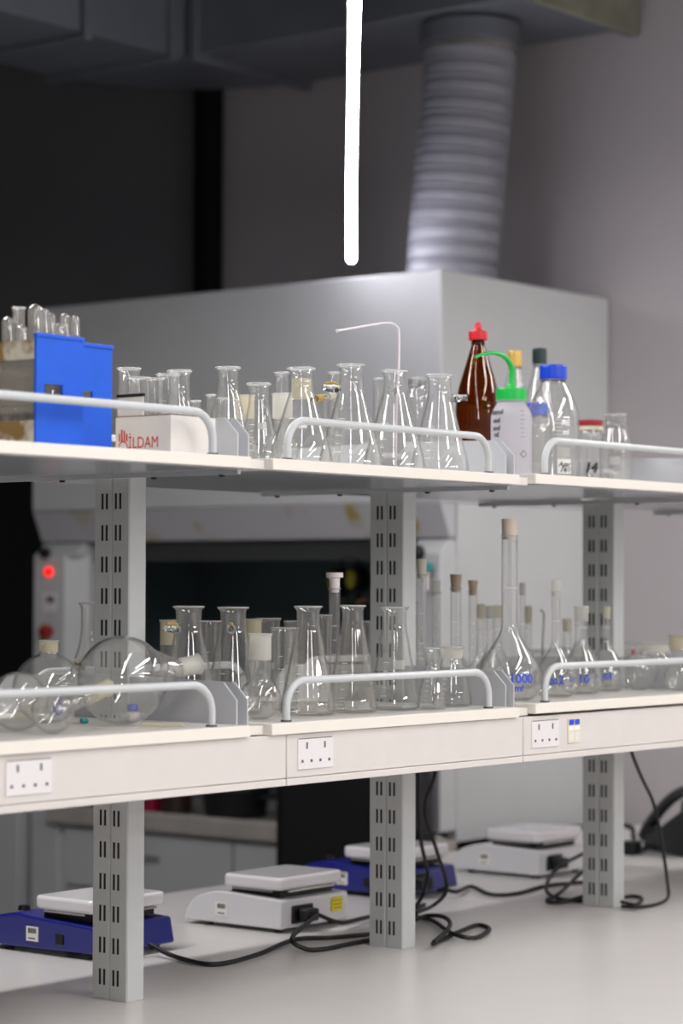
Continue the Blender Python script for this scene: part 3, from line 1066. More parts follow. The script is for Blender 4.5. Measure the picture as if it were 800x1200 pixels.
# ---- white cardboard box with red print ------------------------------------------------------
c0 = at(200, 500, 1, -.205)
bw, bl, bh = .100, .112, .058
box = thing('cardboard_box', 'open white cardboard box with red lettering holding beakers', 'box', (c0.x, -.205, SHELFZ['U']))
tk = .0018
mb = MB()
mb.box(0, tk, 0, bl, 0, bh)
mb.box(bw - tk, bw, 0, bl, 0, bh)
mb.box(tk, bw - tk, 0, tk, 0, bh)
mb.box(tk, bw - tk, bl - tk, bl, 0, bh)
mb.box(tk, bw - tk, tk, bl - tk, 0, tk)
mb.build('carton', M['card'], box)
mb = MB()
for b in ((0, tk, 0, bl), (bw - tk, bw, 0, bl), (0, bw, 0, tk), (0, bw, bl - tk, bl)):
    mb.box(b[0] - .0003, b[1] + .0003, b[2] - .0003, b[3] + .0003, bh, bh + .0012)
mb.build('cut_edge', M['cardin'], box)
fl = MB().box(tk, tk * 2, bl * .52, bl - .002, bh, bh + .030).build('flap', M['card'], box)
MB().box(tk - .0006, tk * 2 + .0006, bl * .5, bl, bh + .030, bh + .0345).build('flap_edge', M['black'], fl)
RZ = Matrix.Rotation(-PI / 2, 4, 'Z')
mb = MB()
flat_text(mb, '\u0130LDAM', .0245, Matrix.Translation((-.0004, .055, .0105)) @ RZ @ Matrix.Diagonal((.82, 1, 1, 1)))
flat_text(mb, '. . . . . . .', .007, Matrix.Translation((-.0004, .055, .0045)) @ RZ, .0004)
k = mb.build('lettering', M['redink'], box)
k['label'] = 'red printed lettering'
mb = MB()
yc_ = .0965
for dy, hh in ((.0075, .012), (.0025, .018), (-.0025, .016), (-.0075, .011)):
    mb.box(-.0005, 0, yc_ + dy - .0013, yc_ + dy + .0013, .0215, .0215 + hh)
for k_ in range(20):
    a0, a1 = 2 * PI * k_ / 20, 2 * PI * (k_ + 1) / 20
    mb.add([(-.0004, yc_ + .0100 * math.cos(a), .0115 + .0105 * math.sin(a)) for a in (a0, a1)] + [(-.0004, yc_ + .0082 * math.cos(a), .0115 + .0087 * math.sin(a)) for a in (a1, a0)], [(0, 1, 2, 3)])
mb.build('emblem', M['redink'], box)

g = 'beakers around the cardboard box'
tumbler('tall lipped beaker behind the cardboard box beside the blue rack', 151, 431, -.03, 'U', 26, group=g)
tumbler('straight beaker standing in the left of the cardboard box', 163, 442, -.120, 'U', 26, group=g, up=.0022)
tumbler('narrow straight beaker behind the middle of the cardboard box', 181, 443, .11, 'U', 20, group=g)
tumbler('lipped beaker standing in the right of the cardboard box', 197, 438, -.157, 'U', 26, group=g, up=.0022)
erlenmeyer('wide necked conical flask behind the right corner of the cardboard box', 210, 434, -.028, 'U', 24, 58, .30, 'conical flasks on the upper shelf')
tumbler('small glass vial peeping over the rail end right of the box', 229, 469, .03, 'U', 12, 'glass_vial', 'vial', 'small vials on the upper shelf')
tumbler('small glass vial behind the first tall conical flask', 247, 462, .10, 'U', 11, 'glass_vial', 'vial', 'small vials on the upper shelf')
GU = 'conical flasks on the upper shelf'
erlenmeyer('tall conical flask with two small vials before it near the rail end', 267, 430, -.06, 'U', 24, 62, .22, GU)
tumbler('small upturned vial before the first tall flask, left one', 261, 466, -.150, 'U', 12, 'glass_vial', 'vial', 'small vials on the upper shelf')
tumbler('small upturned vial before the first tall flask, right one', 276, 468, -.17, 'U', 9, 'glass_vial', 'vial', 'small vials on the upper shelf')
roundflask('round flask with cream ground neck behind the small conical flask', 287, 463, .13, 'U', 22, 42, 'frost_cream', group='round flasks on the upper shelf')
# ---- upper shelf, second bay
erlenmeyer('slim conical flask standing over the gap between the upper boards', 303, 449, -.15, 'U', 23, 46, .24, GU, patch=True)
roundflask('flask with frosted white neck behind the middle rail start', 331, 461, -.06, 'U', 24, 42, 'frost', group='round flasks on the upper shelf')
erlenmeyer('conical flask with a cream stopper band in its neck on the upper shelf', 353, 431, -.165, 'U', 27, 72, .24, GU, printed='1000')
# the cream band sits inside that flask's neck
_o = [o_ for o_ in bpy.data.objects if o_.get('label', '').startswith('conical flask with a cream stopper band')][0]
_q, _s, _z, _H = spot(353, 431, -.165, 'U')
MB().lathe(fillet([(0, _H - .050), (.0150, _H - .050, .002), (.0158, _H - .018, .002), (0, _H - .018)]), 22).build('stopper', M['frost_cream'], _o, smooth=True)
tumbler('slim glass cylinder rising behind the banded conical flask', 330, 436, .08, 'U', 17, 'glass_cylinder', 'cylinder', 'glass cylinders on the upper shelf')
tumbler('slim glass cylinder behind the left filter flask', 392, 436, .06, 'U', 14, 'glass_cylinder', 'cylinder', 'glass cylinders on the upper shelf')
erlenmeyer('filter flask with yellow stained side arm on the upper shelf', 411, 427, -.15, 'U', 27, 74, .22, 'filter flasks on the upper shelf', arm=PI * .78, smear=True, kind='filter_flask', printed='1000')
erlenmeyer('filter flask with side arm towards the viewer on the upper shelf', 462, 434, -.15, 'U', 25, 72, .20, 'filter flasks on the upper shelf', arm=to_cam((.45, -.15)) - .12, kind='filter_flask')
tumbler('slim glass cylinder between the two left filter flasks', 443, 443, .12, 'U', 12, 'glass_cylinder', 'cylinder', 'glass cylinders on the upper shelf')
erlenmeyer('filter flask with side arm pointing right beside the amber bottle', 515, 439, -.155, 'U', 27, 68, .22, 'filter flasks on the upper shelf', arm=-PI * .22, kind='filter_flask')
# stopcock tubing between flasks
q = at(379, 466, 1, -.05)
t = thing('glass_adapter', 'horizontal glass adapter with yellowed joints between two upper flasks', 'adapter', (q.x, q.y, q.z))
a, b = at(366, 468, 1, -.055) - q, at(393, 463, 1, -.045) - q
MB().tube([a, a.lerp(b, .5), b], .0042, 12).build('tube', M['rim'], t, smooth=True)
MB().tube([a.lerp(b, .15), a.lerp(b, .4)], .0062, 12).build('joint', M['rust'], t, smooth=True)
MB().tube([a.lerp(b, .7), a.lerp(b, .92)], .0058, 12).build('joint', M['frost_cream'], t, smooth=True)
zz = SHELFZ['U'] - q.z
mid = a.lerp(b, .55)
MB().tube([mid, (mid.x, mid.y, zz + .012)], .0035, 10).build('stem', M['glass'], t, smooth=True)
MB().lathe(fillet([(0, 0), (.016, 0, .003), (.016, .008, .003), (.004, .014), (0, .014)]), 18, mid.x, mid.y, zz).build('foot', M['glass'], t, smooth=True)
# bent delivery tube standing in the middle filter flask
fq = at(462, 434, 1, -.15)
t = thing('bent_tube', 'thin white bent delivery tube standing in the middle filter flask', 'tube', (fq.x, fq.y, SHELFZ['U'] + .006))
pts = [Vector((.004, 0, 0)), Vector((.0065, 0, .1)), at(467, 432, 1, -.15) - t.location, at(467.5, 392, 1, -.15) - t.location, at(465, 383, 1, -.15) - t.location, at(457, 378.5, 1, -.15) - t.location, at(440, 380, 1, -.15) - t.location, at(396, 387.5, 1, -.15) - t.location]
MB().tube(smooth_path(pts, 6), .0019, 10).build('tube', M['whitep'], t, smooth=True)
e_ = pts[-1]
MB().tube([e_, e_ + (pts[-1] - pts[-2]).normalized() * .006], .0026, 10).build('tip', M['frost'], t, smooth=True)


# ---- bottles
def ridged(n, amp):
    return lambda a, z: 1 + amp * (1 if math.sin(a * n) > 0 else -1)


def screw_cap(root, r, z, h, m, name='cap', n=30):
    c = MB().lathe(fillet([(r * .9, z), (r * .985, z, .001), (r, z + h * .12, .001), (r, z + h * .88, .002), (r * .94, z + h, .002), (0, z + h)]), 60, rad=ridged(n, .008))
    return c.build(name, M[m], root, smooth=True)


def thread(root, r, z0, z1, turns=2.5, m='rim'):
    n = int(turns * 20)
    pth = [(r * math.cos(2 * PI * k / 20), r * math.sin(2 * PI * k / 20), z0 + (z1 - z0) * k / n) for k in range(n + 1)]
    MB().tube(pth, .0014, 6).build('thread', M[m], root, smooth=True)


def lab_bottle(label, px, ytop, y, sh, bodyw, neckw, shoulder_px, neck_px, matn='glass', capm=None, caph=0, group=None, kind='lab_bottle', threaded=True, capw=None):
    q, s, z0, H = spot(px, ytop, y, sh)
    root = base_of(kind, label, 'bottle', q, z0, group)
    R, rn = bodyw * s / 2, neckw * s / 2
    hg = H - (caph * s if capm else 0) * .35         # glass reaches into the cap
    zn = H - (caph + neck_px) * s
    zs = zn - shoulder_px * s
    prof = fillet([(0, .003), (R * .8, .0008, .006), (R, .001, .010), (R, zs, .030), (rn * 1.05, zn, .016), (rn, zn + .004, .003), (rn, hg - .002, .001), (rn * 1.02, hg)], 6)
    vessel(root, prof, .0022, zn - .004, matn, matn, rim=.0015 if not capm else 0)
    if threaded and not capm:
        thread(root, rn + .0006, zn + .010, hg - .004)
        MB().lathe([(rn, zn + .004), (rn * 1.13, zn + .0055), (rn * 1.13, zn + .0075), (rn, zn + .009)], 26).build('neck_ring', M['rim'], root, smooth=True)
    if capm:
        cw = (capw or neckw * 1.15) * s / 2
        screw_cap(root, cw, H - caph * s, caph * s - .0002, capm)
        MB().lathe(fillet([(rn, zn + .002), (rn * 1.12, zn + .003, .001), (rn * 1.12, zn + .006, .001), (rn, zn + .007)]), 26).build('pouring_ring', M['rim' if matn == 'glass' else matn], root, smooth=True)
    return root, q, s, H, R, rn, zs, zn


# amber bottle with red dropper cap
root, q, s, H, R, rn, zs, zn = lab_bottle('tall amber brown bottle with a red dropper cap', 560, 388, .02, 'U', 53, 15, 62, 6, 'amber', 'redcap', 11, kind='amber_bottle', capw=22)
zc = H
MB().lathe(fillet([(R * .40, zc - .002), (.011, zc, .002), (.0085, zc + .016, .004), (.0045, zc + .017), (0, zc + .0175)]) if False else fillet([(.013, zc - .001), (.0075, zc + .002, .002), (.0058, zc + .016, .003), (0, zc + .0175)]), 20).build('dropper_tip', M['redcap'], root, smooth=True)

# wash bottle with green cap
root, q, s, H, R, rn, zs, zn = lab_bottle('white plastic wash bottle with green cap and curved green spout', 599, 455, -.095, 'U', 48, 32, 12, 3, 'poly', 'greencap', 15, kind='wash_bottle', capw=36)
sp = [Vector((0, 0, H - .002))]
for px_, py_ in ((600, 440), (599, 430), (594, 421), (586, 415.5), (576, 413.5), (566, 415), (557, 418.5)):
    sp.append(at(px_, py_, 1, -.095) - root.location)
sp = smooth_path(sp, 6)
n_ = len(sp)
MB().tube(sp, [.0056 - .0036 * (k / (n_ - 1)) ** 1.6 for k in range(n_)], 12).build('spout', M['greencap'], root, smooth=True)
MB().lathe(fillet([(.0105, H - .001), (.0085, H + .006, .003), (.0055, H + .008)]), 18).build('spout_collar', M['greencap'], root, smooth=True)
ca = to_cam(q)
mb = MB()
for k, (txt, dz) in enumerate((('Etanol', .122), ('and', .106), ('and', .092), ('nd', .080))):
    wrap_text(mb, txt, .0125, dz - .004, ca - .80, lambda z: R + .0007, .0004)
mb.build('black_print', M['ink'], root)
mb = MB()
for k in range(7):
    wrap_patch(mb, .010 if k % 2 == 0 else .006, .0007, .075 + k * .008, ca + .55, lambda z: R + .0007, 4, 1)
wrap_text(mb, '\u25C7', .016, .038, ca + .62, lambda z: R + .0007)
mb.build('scale_print', M['socketh'], root)
MB().tube([(0, 0, H - .01), (.004, 0, .01)], .0022, 8).build('dip_tube', M['poly'], root, smooth=True)

lab_bottle('clear bottle with gold cap behind the wash bottle', 603, 411, .12, 'U', 30, 14, 30, 4, 'glass', 'goldcap', 19, kind='glass_bottle', group='capped clear bottles', capw=17)
lab_bottle('clear bottle with dark green cap behind the large blue capped bottle', 632, 408, .13, 'U', 40, 14, 46, 4, 'glass', 'darkcap', 19, kind='glass_bottle', group='capped clear bottles', capw=17)
lab_bottle('small clear bottle with blue cap beside the wash bottle', 629, 472, .0, 'U', 36, 21, 8, 3, 'glass', 'bluecap', 15, kind='lab_bottle', group='blue capped bottles', capw=25)
root, q, s, H, R, rn, zs, zn = lab_bottle('large clear bottle with blue cap and handwritten paper label', 648, 428, -.125, 'U', 61, 27, 30, 4, 'glass', 'bluecap', 17, kind='lab_bottle', group='blue capped bottles', capw=32)
ca = to_cam(q)
mb = MB()
rf = lambda z: R + .0007
for k in range(6):
    wrap_patch(mb, .014, .0009, .082 + k * .007, ca + .20, rf, 4, 1)
wrap_text(mb, '1000', .015, .066, ca + .42, rf, .0004)
wrap_text(mb, 'ml', .014, .083, ca + .50, rf, .0004)
wrap_text(mb, 'ME', .014, .100, ca + .50, rf, .0004)
mb.build('white_print', M['whiteink'], root)
mb = MB()
wrap_patch(mb, .026, .018, .041, ca + .42, rf)
mb.build('frosted_panel', M['frost'], root)
mb = MB()
wrap_patch(mb, .028, .027, .010, ca + .44, rf)
lb = mb.build('paper_label', M['paper'], root)
mb = MB()
wrap_text(mb, 'Agar', .0125, .0235, ca + .43, lambda z: R + .0012, .0002, .3)
wrap_text(mb, '14/1', .0125, .0130, ca + .46, lambda z: R + .0012, .0002, .3)
mb.build('handwriting', M['ink'], lb)

# jar with red lid
q, s, z0, H = spot(691, 492, .0, 'U')
R = 15.5 * s
root = thing('glass_jar', 'clear jar with dull red lid and black handwritten number', 'jar', (q.x, q.y, z0))
prof = fillet([(0, .003), (R * .85, .0008, .006), (R, .002, .008), (R, H - .030, .008), (R * .9, H - .020, .004), (R * .9, H - .006)], 5)
vessel(root, prof, .0022, None, rim=0)
MB().lathe(fillet([(R * .93, H - .013), (R * .99, H - .013, .001), (R * .99, H - .001, .002), (0, H)]), 36).build('lid', M['redlid'], root, smooth=True)
MB().lathe([(R * .93, H - .022), (R * .99, H - .021), (R * .99, H - .0145), (R * .93, H - .0135)], 36).build('lid_band', M['label_cream'], root, smooth=True)
ca = to_cam(q)
mb = MB()
wrap_text(mb, '14', .026, .030, ca + .05, lambda z: R + .0008, .0016, .2)
wrap_text(mb, '11', .018, .010, ca - .05, lambda z: R + .0008, .0003)
mb.build('handwriting', M['ink'], root)

root, q, s, H, R, rn, zs, zn = lab_bottle('clear open bottle with threaded neck at the right of the upper shelf', 721, 486, -.088, 'U', 38, 25, 18, 18, 'glass', None, 0, kind='lab_bottle')
ca = to_cam(q)
mb = MB()
wrap_patch(mb, .022, .016, .040, ca - .05, lambda z: R + .0007)
wrap_patch(mb, .020, .014, .012, ca - .05, lambda z: R + .0007)
mb.build('frosted_panel', M['frost'], root)
mb = MB()
for k in range(5):
    wrap_patch(mb, .006, .0008, .035 + k * .007, ca + .45, lambda z: R + .0008, 3, 1)
mb.build('white_print', M['whiteink'], root)
lab_bottle('greenish open jar with threaded neck behind the filter flasks', 489, 443, .14, 'U', 30, 20, 8, 14, 'glass', None, 0, kind='lab_bottle')

# ---- lower shelf, first bay ----------------------------------------------------------------


def lying_flask(label, cpx, cpy, y, R, tip_px, tip_py, tip_y, rn, neckmat='frost', pear=1.0, grp='round flasks lying on the lower shelf', mat_='glass', kind='round_flask'):
    """round flask lying on its side: bulb centre and neck mouth are given as points of the room"""
    c = at(cpx, cpy, 1, y)
    c.z = ZL + .0006 + R
    m_ = at(tip_px, tip_py, 1, tip_y)
    ax = (m_ - c)
    L = ax.length
    root = thing(kind, label, 'flask', c, 0, grp)
    root.rotation_mode = 'QUATERNION'
    root.rotation_quaternion = Vector((0, 0, 1)).rotation_difference(ax.normalized())
    pts = []
    a1 = math.acos(min(.97, rn / R)) * .70 if pear > 1 else math.acos(rn / R)
    for k in range(21):
        a = -PI / 2 + (a1 + PI / 2) * k / 20
        pts.append((R * math.cos(a), R * math.sin(a)))
    pts[0] = (0, -R)
    jl = .032
    zn = max(pts[-1][1] + .006, L - jl - .004)
    pts[-1] = pts[-1] + (.02,)
    pts = fillet(pts + [(rn, zn, .012), (rn * 1.02, L - .004, .001), (rn * 1.10, L)], 6)
    vessel(root, pts, .0018, max(zn + .002, L - jl), neckmat, mat_, rim=.0016, neck='ground_neck', seg=40)
    return root, c


r_, c_ = lying_flask('large pear shaped flask lying before the left post, neck to the right', 143, 800, -.115, .067, 232, 778, -.16, .0145, pear=1.2)
lying_flask('small round flask lying at the far left with its neck hidden', 21, 813, -.11, .043, -25, 800, -.10, .012, grp='round flasks lying on the lower shelf')
lying_flask('flask lying with cream ground neck pointing at the large pear flask', 62, 830, -.185, .031, 127, 806, -.185, .0115, neckmat='frost_cream', grp='round flasks lying on the lower shelf')
roundflask('upright round flask with cream ground neck left of the left post', 57, 750, .012, 'L', 22, 84, 'frost_cream', group='round flasks standing on the lower shelf')
# clear conical flask with tape label leaning behind the post
erlenmeyer('tall conical flask with cream tape label behind the left post', 108, 706, .19, 'L', 26, 74, .34, 'conical flasks behind the left post')
_o = [o_ for o_ in bpy.data.objects if o_.get('label', '').startswith('tall conical flask with cream tape')][0]
_q, _s, _z, _H = spot(108, 706, .19, 'L')
mb = MB()
wrap_patch(mb, .030, .018, .070, to_cam(_q) - .75, lambda z: .034)
lb = mb.build('tape_label', M['label_cream'], _o)
mb = MB()
wrap_text(mb, 'Soda', .009, .077, to_cam(_q) - .75, lambda z: .0346, .0001, .2)
mb.build('handwriting', M['ink'], lb)
erlenmeyer('conical flask hidden behind the left post, only its right slope showing', 150, 702, .235, 'L', 24, 84, .22, 'conical flasks behind the left post')
# small plastic odds and ends among the flasks
q = at(47, 836, 2, ZL + .004)
t = thing('key_ring_clip', 'small blue clip with a yellow centre among the lying flasks', 'clip', (q.x, q.y - .04, ZL + .0005))
mb = MB()
mb.lathe([(.006, -.002), (.0105, -.002), (.0105, .002), (.006, .002), (.006, -.002)], 20)
mb.v = [(x, z, y + .0125) for x, y, z in mb.v]
mb.build('ring', M['blueink'], t, smooth=True)
mb = MB().lathe([(0, -.0015), (.0058, -.0015), (.0058, .0015), (0, .0015)], 16)
mb.v = [(x, z, y + .0125) for x, y, z in mb.v]
mb.build('centre', M['label_cream'], t, smooth=True)
MB().tube(smooth_path([(.003, 0, .022), (.010, 0, .031), (.004, 0, .035), (-.002, 0, .024)], 5), .0018, 8).build('loop', M['blueink'], t, smooth=True)
q = at(95, 846, 2, ZL + .003)
t = thing('tube_connector', 'small clear connector with a dark teal end on the lower shelf', 'connector', (q.x, q.y, ZL + .0046))
MB().tube([(-.028, .004, 0), (0, 0, 0)], .0040, 12).build('barrel', M['glass_hazy'], t, smooth=True)
MB().tube([(0, 0, 0), (.011, -.0016, 0)], .0042, 12).build('end_cap', M['teal'], t, smooth=True)
q = at(155, 830, 1, -.055)
t = thing('valve_cluster', 'white and blue plastic valve seen through the large pear flask', 'valve', (q.x, q.y, ZL + .0005))
MB().lathe(fillet([(0, 0), (.011, 0, .003), (.011, .014, .003), (0, .016)]), 18).build('body', M['whitep'], t, smooth=True)
MB().tube([(-.028, 0, .008), (.028, 0, .008)], .0045, 10).build('cross_tube', M['frost'], t, smooth=True)
MB().lathe(fillet([(0, .0165), (.008, .0165, .002), (.008, .026, .002), (0, .027)]), 16).build('knob', M['blueink'], t, smooth=True)
q = at(30, 838, 2, ZL + .004)
t = thing('valve_cluster', 'cream glass joint cluster lying at the left end of the lower shelf', 'valve', (q.x, q.y - .01, ZL + .0095))
MB().tube([(-.03, 0, 0), (.03, .004, 0)], .0085, 14).build('joint', M['frost_cream'], t, smooth=True)
MB().tube([(0, 0, .006), (.004, -.004, .022)], .0055, 12).build('side_joint', M['frost_cream'], t, smooth=True)
q = at(198, 849, 2, ZL + .004)
t = thing('glass_rod', 'thin cream glass rod lying beside the rail end of the lower shelf', 'rod', (q.x, q.y, ZL + .0037))
MB().tube([(-.03, .03, 0), (.014, -.012, 0)], .0030, 10).build('rod', M['frost_cream'], t, smooth=True)
MB().tube([(.014, -.012, 0), (.017, -.0148, 0)], .0033, 10).build('tip', M['frost'], t, smooth=True)

GF = 'filter flasks on the lower shelf'
GR = 'small flasks with ground necks on the lower shelf'
erlenmeyer('filter flask with brown stained arm right of the left post', 221, 710, -.048, 'L', 30, 70, .19, GF, arm=PI * .95, smear=True, kind='filter_flask')
roundflask('flask with yellowed ground neck behind the stained filter flasks', 197, 726, .09, 'L', 19, 52, 'frost_cream', group=GR)
tumbler('plain beaker standing between the two stained filter flasks', 247, 727, .055, 'L', 24, group='beakers on the lower shelf')
erlenmeyer('filter flask with yellow smear before its neck near the plate', 273, 711, -.035, 'L', 30, 68, .19, GF, arm=to_cam((.07, -.07)) - .1, smear=True, kind='filter_flask')
roundflask('flask with cream ground neck right of the yellow smeared flask', 297, 725, .08, 'L', 19, 46, 'frost_cream', group=GR)
roundflask('round bottomed flask with frosted neck over the gap in the lower boards', 305, 742, -.165, 'L', 26, 50, 'frost', group=GR)
tumbler('beaker with a flat rim behind the round bottomed flask', 314, 724, .16, 'L', 28, group='beakers on the lower shelf')
tumbler('tall straight beaker left of the first large conical flask', 334, 735, -.03, 'L', 31, group='beakers on the lower shelf')
# ---- second bay
GL = 'large conical flasks on the lower shelf'
erlenmeyer('large conical flask at the left end of the middle lower rail', 361, 710, -.145, 'L', 27, 64, .18, GL, mat_='glass_hazy')
tumbler('glass cylinder top rising behind the first large conical flask', 340, 727, .12, 'L', 14, 'glass_cylinder', 'cylinder', 'glass cylinders on the lower shelf')
tumbler('small beaker between the first two large conical flasks', 381, 720, .05, 'L', 15, 'glass_cylinder', 'cylinder', 'glass cylinders on the lower shelf')
erlenmeyer('large conical flask second along the middle lower rail', 413, 709, -.150, 'L', 25, 58, .17, GL, mat_='glass_hazy')
erlenmeyer('large conical flask third along the rail with a white writing patch', 462, 711, -.150, 'L', 28, 58, .18, GL, patch=True)
erlenmeyer('conical flask behind the third large one, rim just right of the post', 476, 704, .225, 'L', 24, 62, .18, GL)
tumbler('thin glass cylinder just left of the middle post', 430, 727, .13, 'L', 11, 'glass_cylinder', 'cylinder', 'glass cylinders on the lower shelf')


def measuring(label, px, ytop, y, w, stop=None, stopm='whitep', grp='stoppered measuring cylinders', style='flat', stoph=16, stopw=None, base=True):
    q, s, z0, H = spot(px, ytop, y, 'L')
    r = w * s / 2
    root = thing('measuring_cylinder', label, 'measuring cylinder', (q.x, q.y, z0), 0, grp)
    MB().prism([(r * 1.9 * math.cos(PI / 3 * k + .2), r * 1.9 * math.sin(PI / 3 * k + .2)) for k in range(6)], 0, .008, 2).build('foot', M['rim'], root, bevel=.0015)
    prof = fillet([(0, .011), (r * .8, .0095, .004), (r, .012, .006), (r, H - .004, .002), (r * 1.08, H - .001)], 4)
    vessel(root, prof, .0014, None, rim=.0012, body='tube', seg=24)
    ring_marks(root, lambda z: r + .0006, to_cam(q), [H * (.2 + .12 * k) for k in range(5)], r * .5, 'whiteink')
    if stop:
        stopper(root, r * .9, H, stoph * s, stopm, style, (stopw or w * 1.4) * s / 2)


measuring('measuring cylinder with white mushroom stopper before the dark hood opening', 392, 689, -.02, 13, True, 'whitep', stoph=18, stopw=20)
measuring('measuring cylinder with beige stopper right of the middle post', 494, 673, .02, 12, True, 'beige', style='cone', stoph=18, stopw=11.5)
measuring('measuring cylinder with clear ground stopper beside the beige one', 511, 694, .10, 10.5, True, 'frost', style='cone', stoph=14, stopw=11)
measuring('measuring cylinder with brown cork stopper', 534, 689, .03, 13, True, 'cork', style='cone', stoph=16, stopw=14)
measuring('measuring cylinder with rimmed brown stopper right of the cork one', 554, 693, .09, 10.5, True, 'cork', style='flat', stoph=13, stopw=11.5)
GV = 'measuring flasks on the lower shelf'
volumetric('measuring flask with yellowed socket behind the rimmed brown stopper', 563, 709, .20, 'L', 9, 34, 'frost_cream', GV, jointpx=16)
volumetric('measuring flask with pale socket left of the large stoppered flask', 574, 711, .13, 'L', 10, 38, 'frost', GV, jointpx=14)
volumetric('measuring flask with mustard socket half behind the large flask neck', 583, 710, .26, 'L', 10, 36, 'frost_cream', GV, jointpx=14)
q, s, z0, H = spot(597, 627, -.155, 'L')
volumetric('largest stoppered measuring flask with blue print at the second joint', 597, 627, -.155, 'L', 19, 73, 'frost', GV, stop=dict(h=19 * s, m='beige', style='cone', rtop=9.5 * s),
           blue=[('1000', 15, .27, .38), ('ml', 11, .15, .30), ('A', 20, .17, -.42)], hbody=1.10)
volumetric('slim measuring flask with thin neck right of the largest one', 612, 684, .10, 'L', 6.5, 32, 'frost', GV, jointpx=14)
volumetric('short measuring flask with cream socket behind the largest one', 619, 711, .165, 'L', 8, 34, 'frost_cream', GV, jointpx=20)
volumetric('stoppered measuring flask at the start of the right lower rail', 651, 693, -.145, 'L', 10, 52, 'frost', GV, stop=dict(h=.021, m='frost', style='cone', rtop=.0085), blue=[('2', 14, .27, .25), ('A 20', 9, .27, -.25)])
volumetric('measuring flask with wide frosted socket and blue ten', 681, 711, -.12, 'L', 15, 50, 'frost', GV, jointpx=17, blue=[('10', 14, .25, .1), ('20', 9, .27, -.4)])
volumetric('measuring flask with cream funnel socket and blue one', 710, 712, -.09, 'L', 8.5, 48, 'frost_cream', GV, jointpx=13, blue=[('1', 14, .27, .2), ('A 20', 9, .27, -.25)])
volumetric('measuring flask with yellowed socket behind the right rail flasks', 664, 726, .065, 'L', 9, 38, 'frost_cream', GV, jointpx=14)
# thin dark rod
q = at(635.5, 770, 1, .22)
t = thing('hooked_rod', 'thin dark hooked rod standing between the measuring flasks', 'rod', (q.x, q.y, ZL + .0045))
pts = [(0, 0, .008), (0, 0, .08), at(637, 725, 1, .22) - t.location, at(636.5, 718, 1, .22) - t.location, at(633.5, 715, 1, .22) - t.location]
MB().tube(smooth_path(pts, 5), .0016, 8).build('rod', M['socketh'], t, smooth=True)
MB().lathe(fillet([(0, 0), (.014, 0, .002), (.014, .006, .002), (.002, .010), (0, .010)]), 18).build('foot', M['socketh'], t, smooth=True)
# small front flasks near the second joint
erlenmeyer('small conical flask before the measuring cylinders', 506, 759, -.188, 'L', 16, 33, .26, 'small conical flasks on the lower shelf')
erlenmeyer('small conical flask with frosted neck at the end of the middle rail', 529, 757, -.158, 'L', 25, 46, .24, 'small conical flasks on the lower shelf', neckmat='frost', joint=True)
# right end
roundflask('round flask standing behind the socketed measuring flasks at right', 694, 722, .22, 'L', 20, 54, 'glass', group='wide flasks at the right end of the lower shelf')
tumbler('wide crystallising dish with a dark red mark behind the right rail', 733, 752, .12, 'L', 40, 'crystallising_dish', 'dish', 'wide flasks at the right end of the lower shelf')
_o = [o_ for o_ in bpy.data.objects if o_.get('label', '').startswith('wide crystallising dish')][0]
mb = MB()
_q, _s, _z, _H = spot(733, 752, .12, 'L')
wrap_patch(mb, .008, .013, _H - .028, to_cam(_q) + .42, lambda z: 20 * _s + .0012)
mb.build('red_mark', M['redlid'], _o)
roundflask('squat flask with wide frosted neck third from the right end', 748, 770, -.10, 'L', 24, 46, 'glass', group='wide flasks at the right end of the lower shelf')
roundflask('squat round flask with broad frosted neck near the right end', 766, 753, -.028, 'L', 34, 47, 'frost', group='wide flasks at the right end of the lower shelf')
roundflask('flask with tall cream neck at the right edge of the lower shelf', 797, 744, .0, 'L', 26, 44, 'frost_cream', group='wide flasks at the right end of the lower shelf')
roundflask('plain round flask low at the right edge before the cream neck', 795, 772, -.185, 'L', 20, 36, 'glass', group='wide flasks at the right end of the lower shelf')


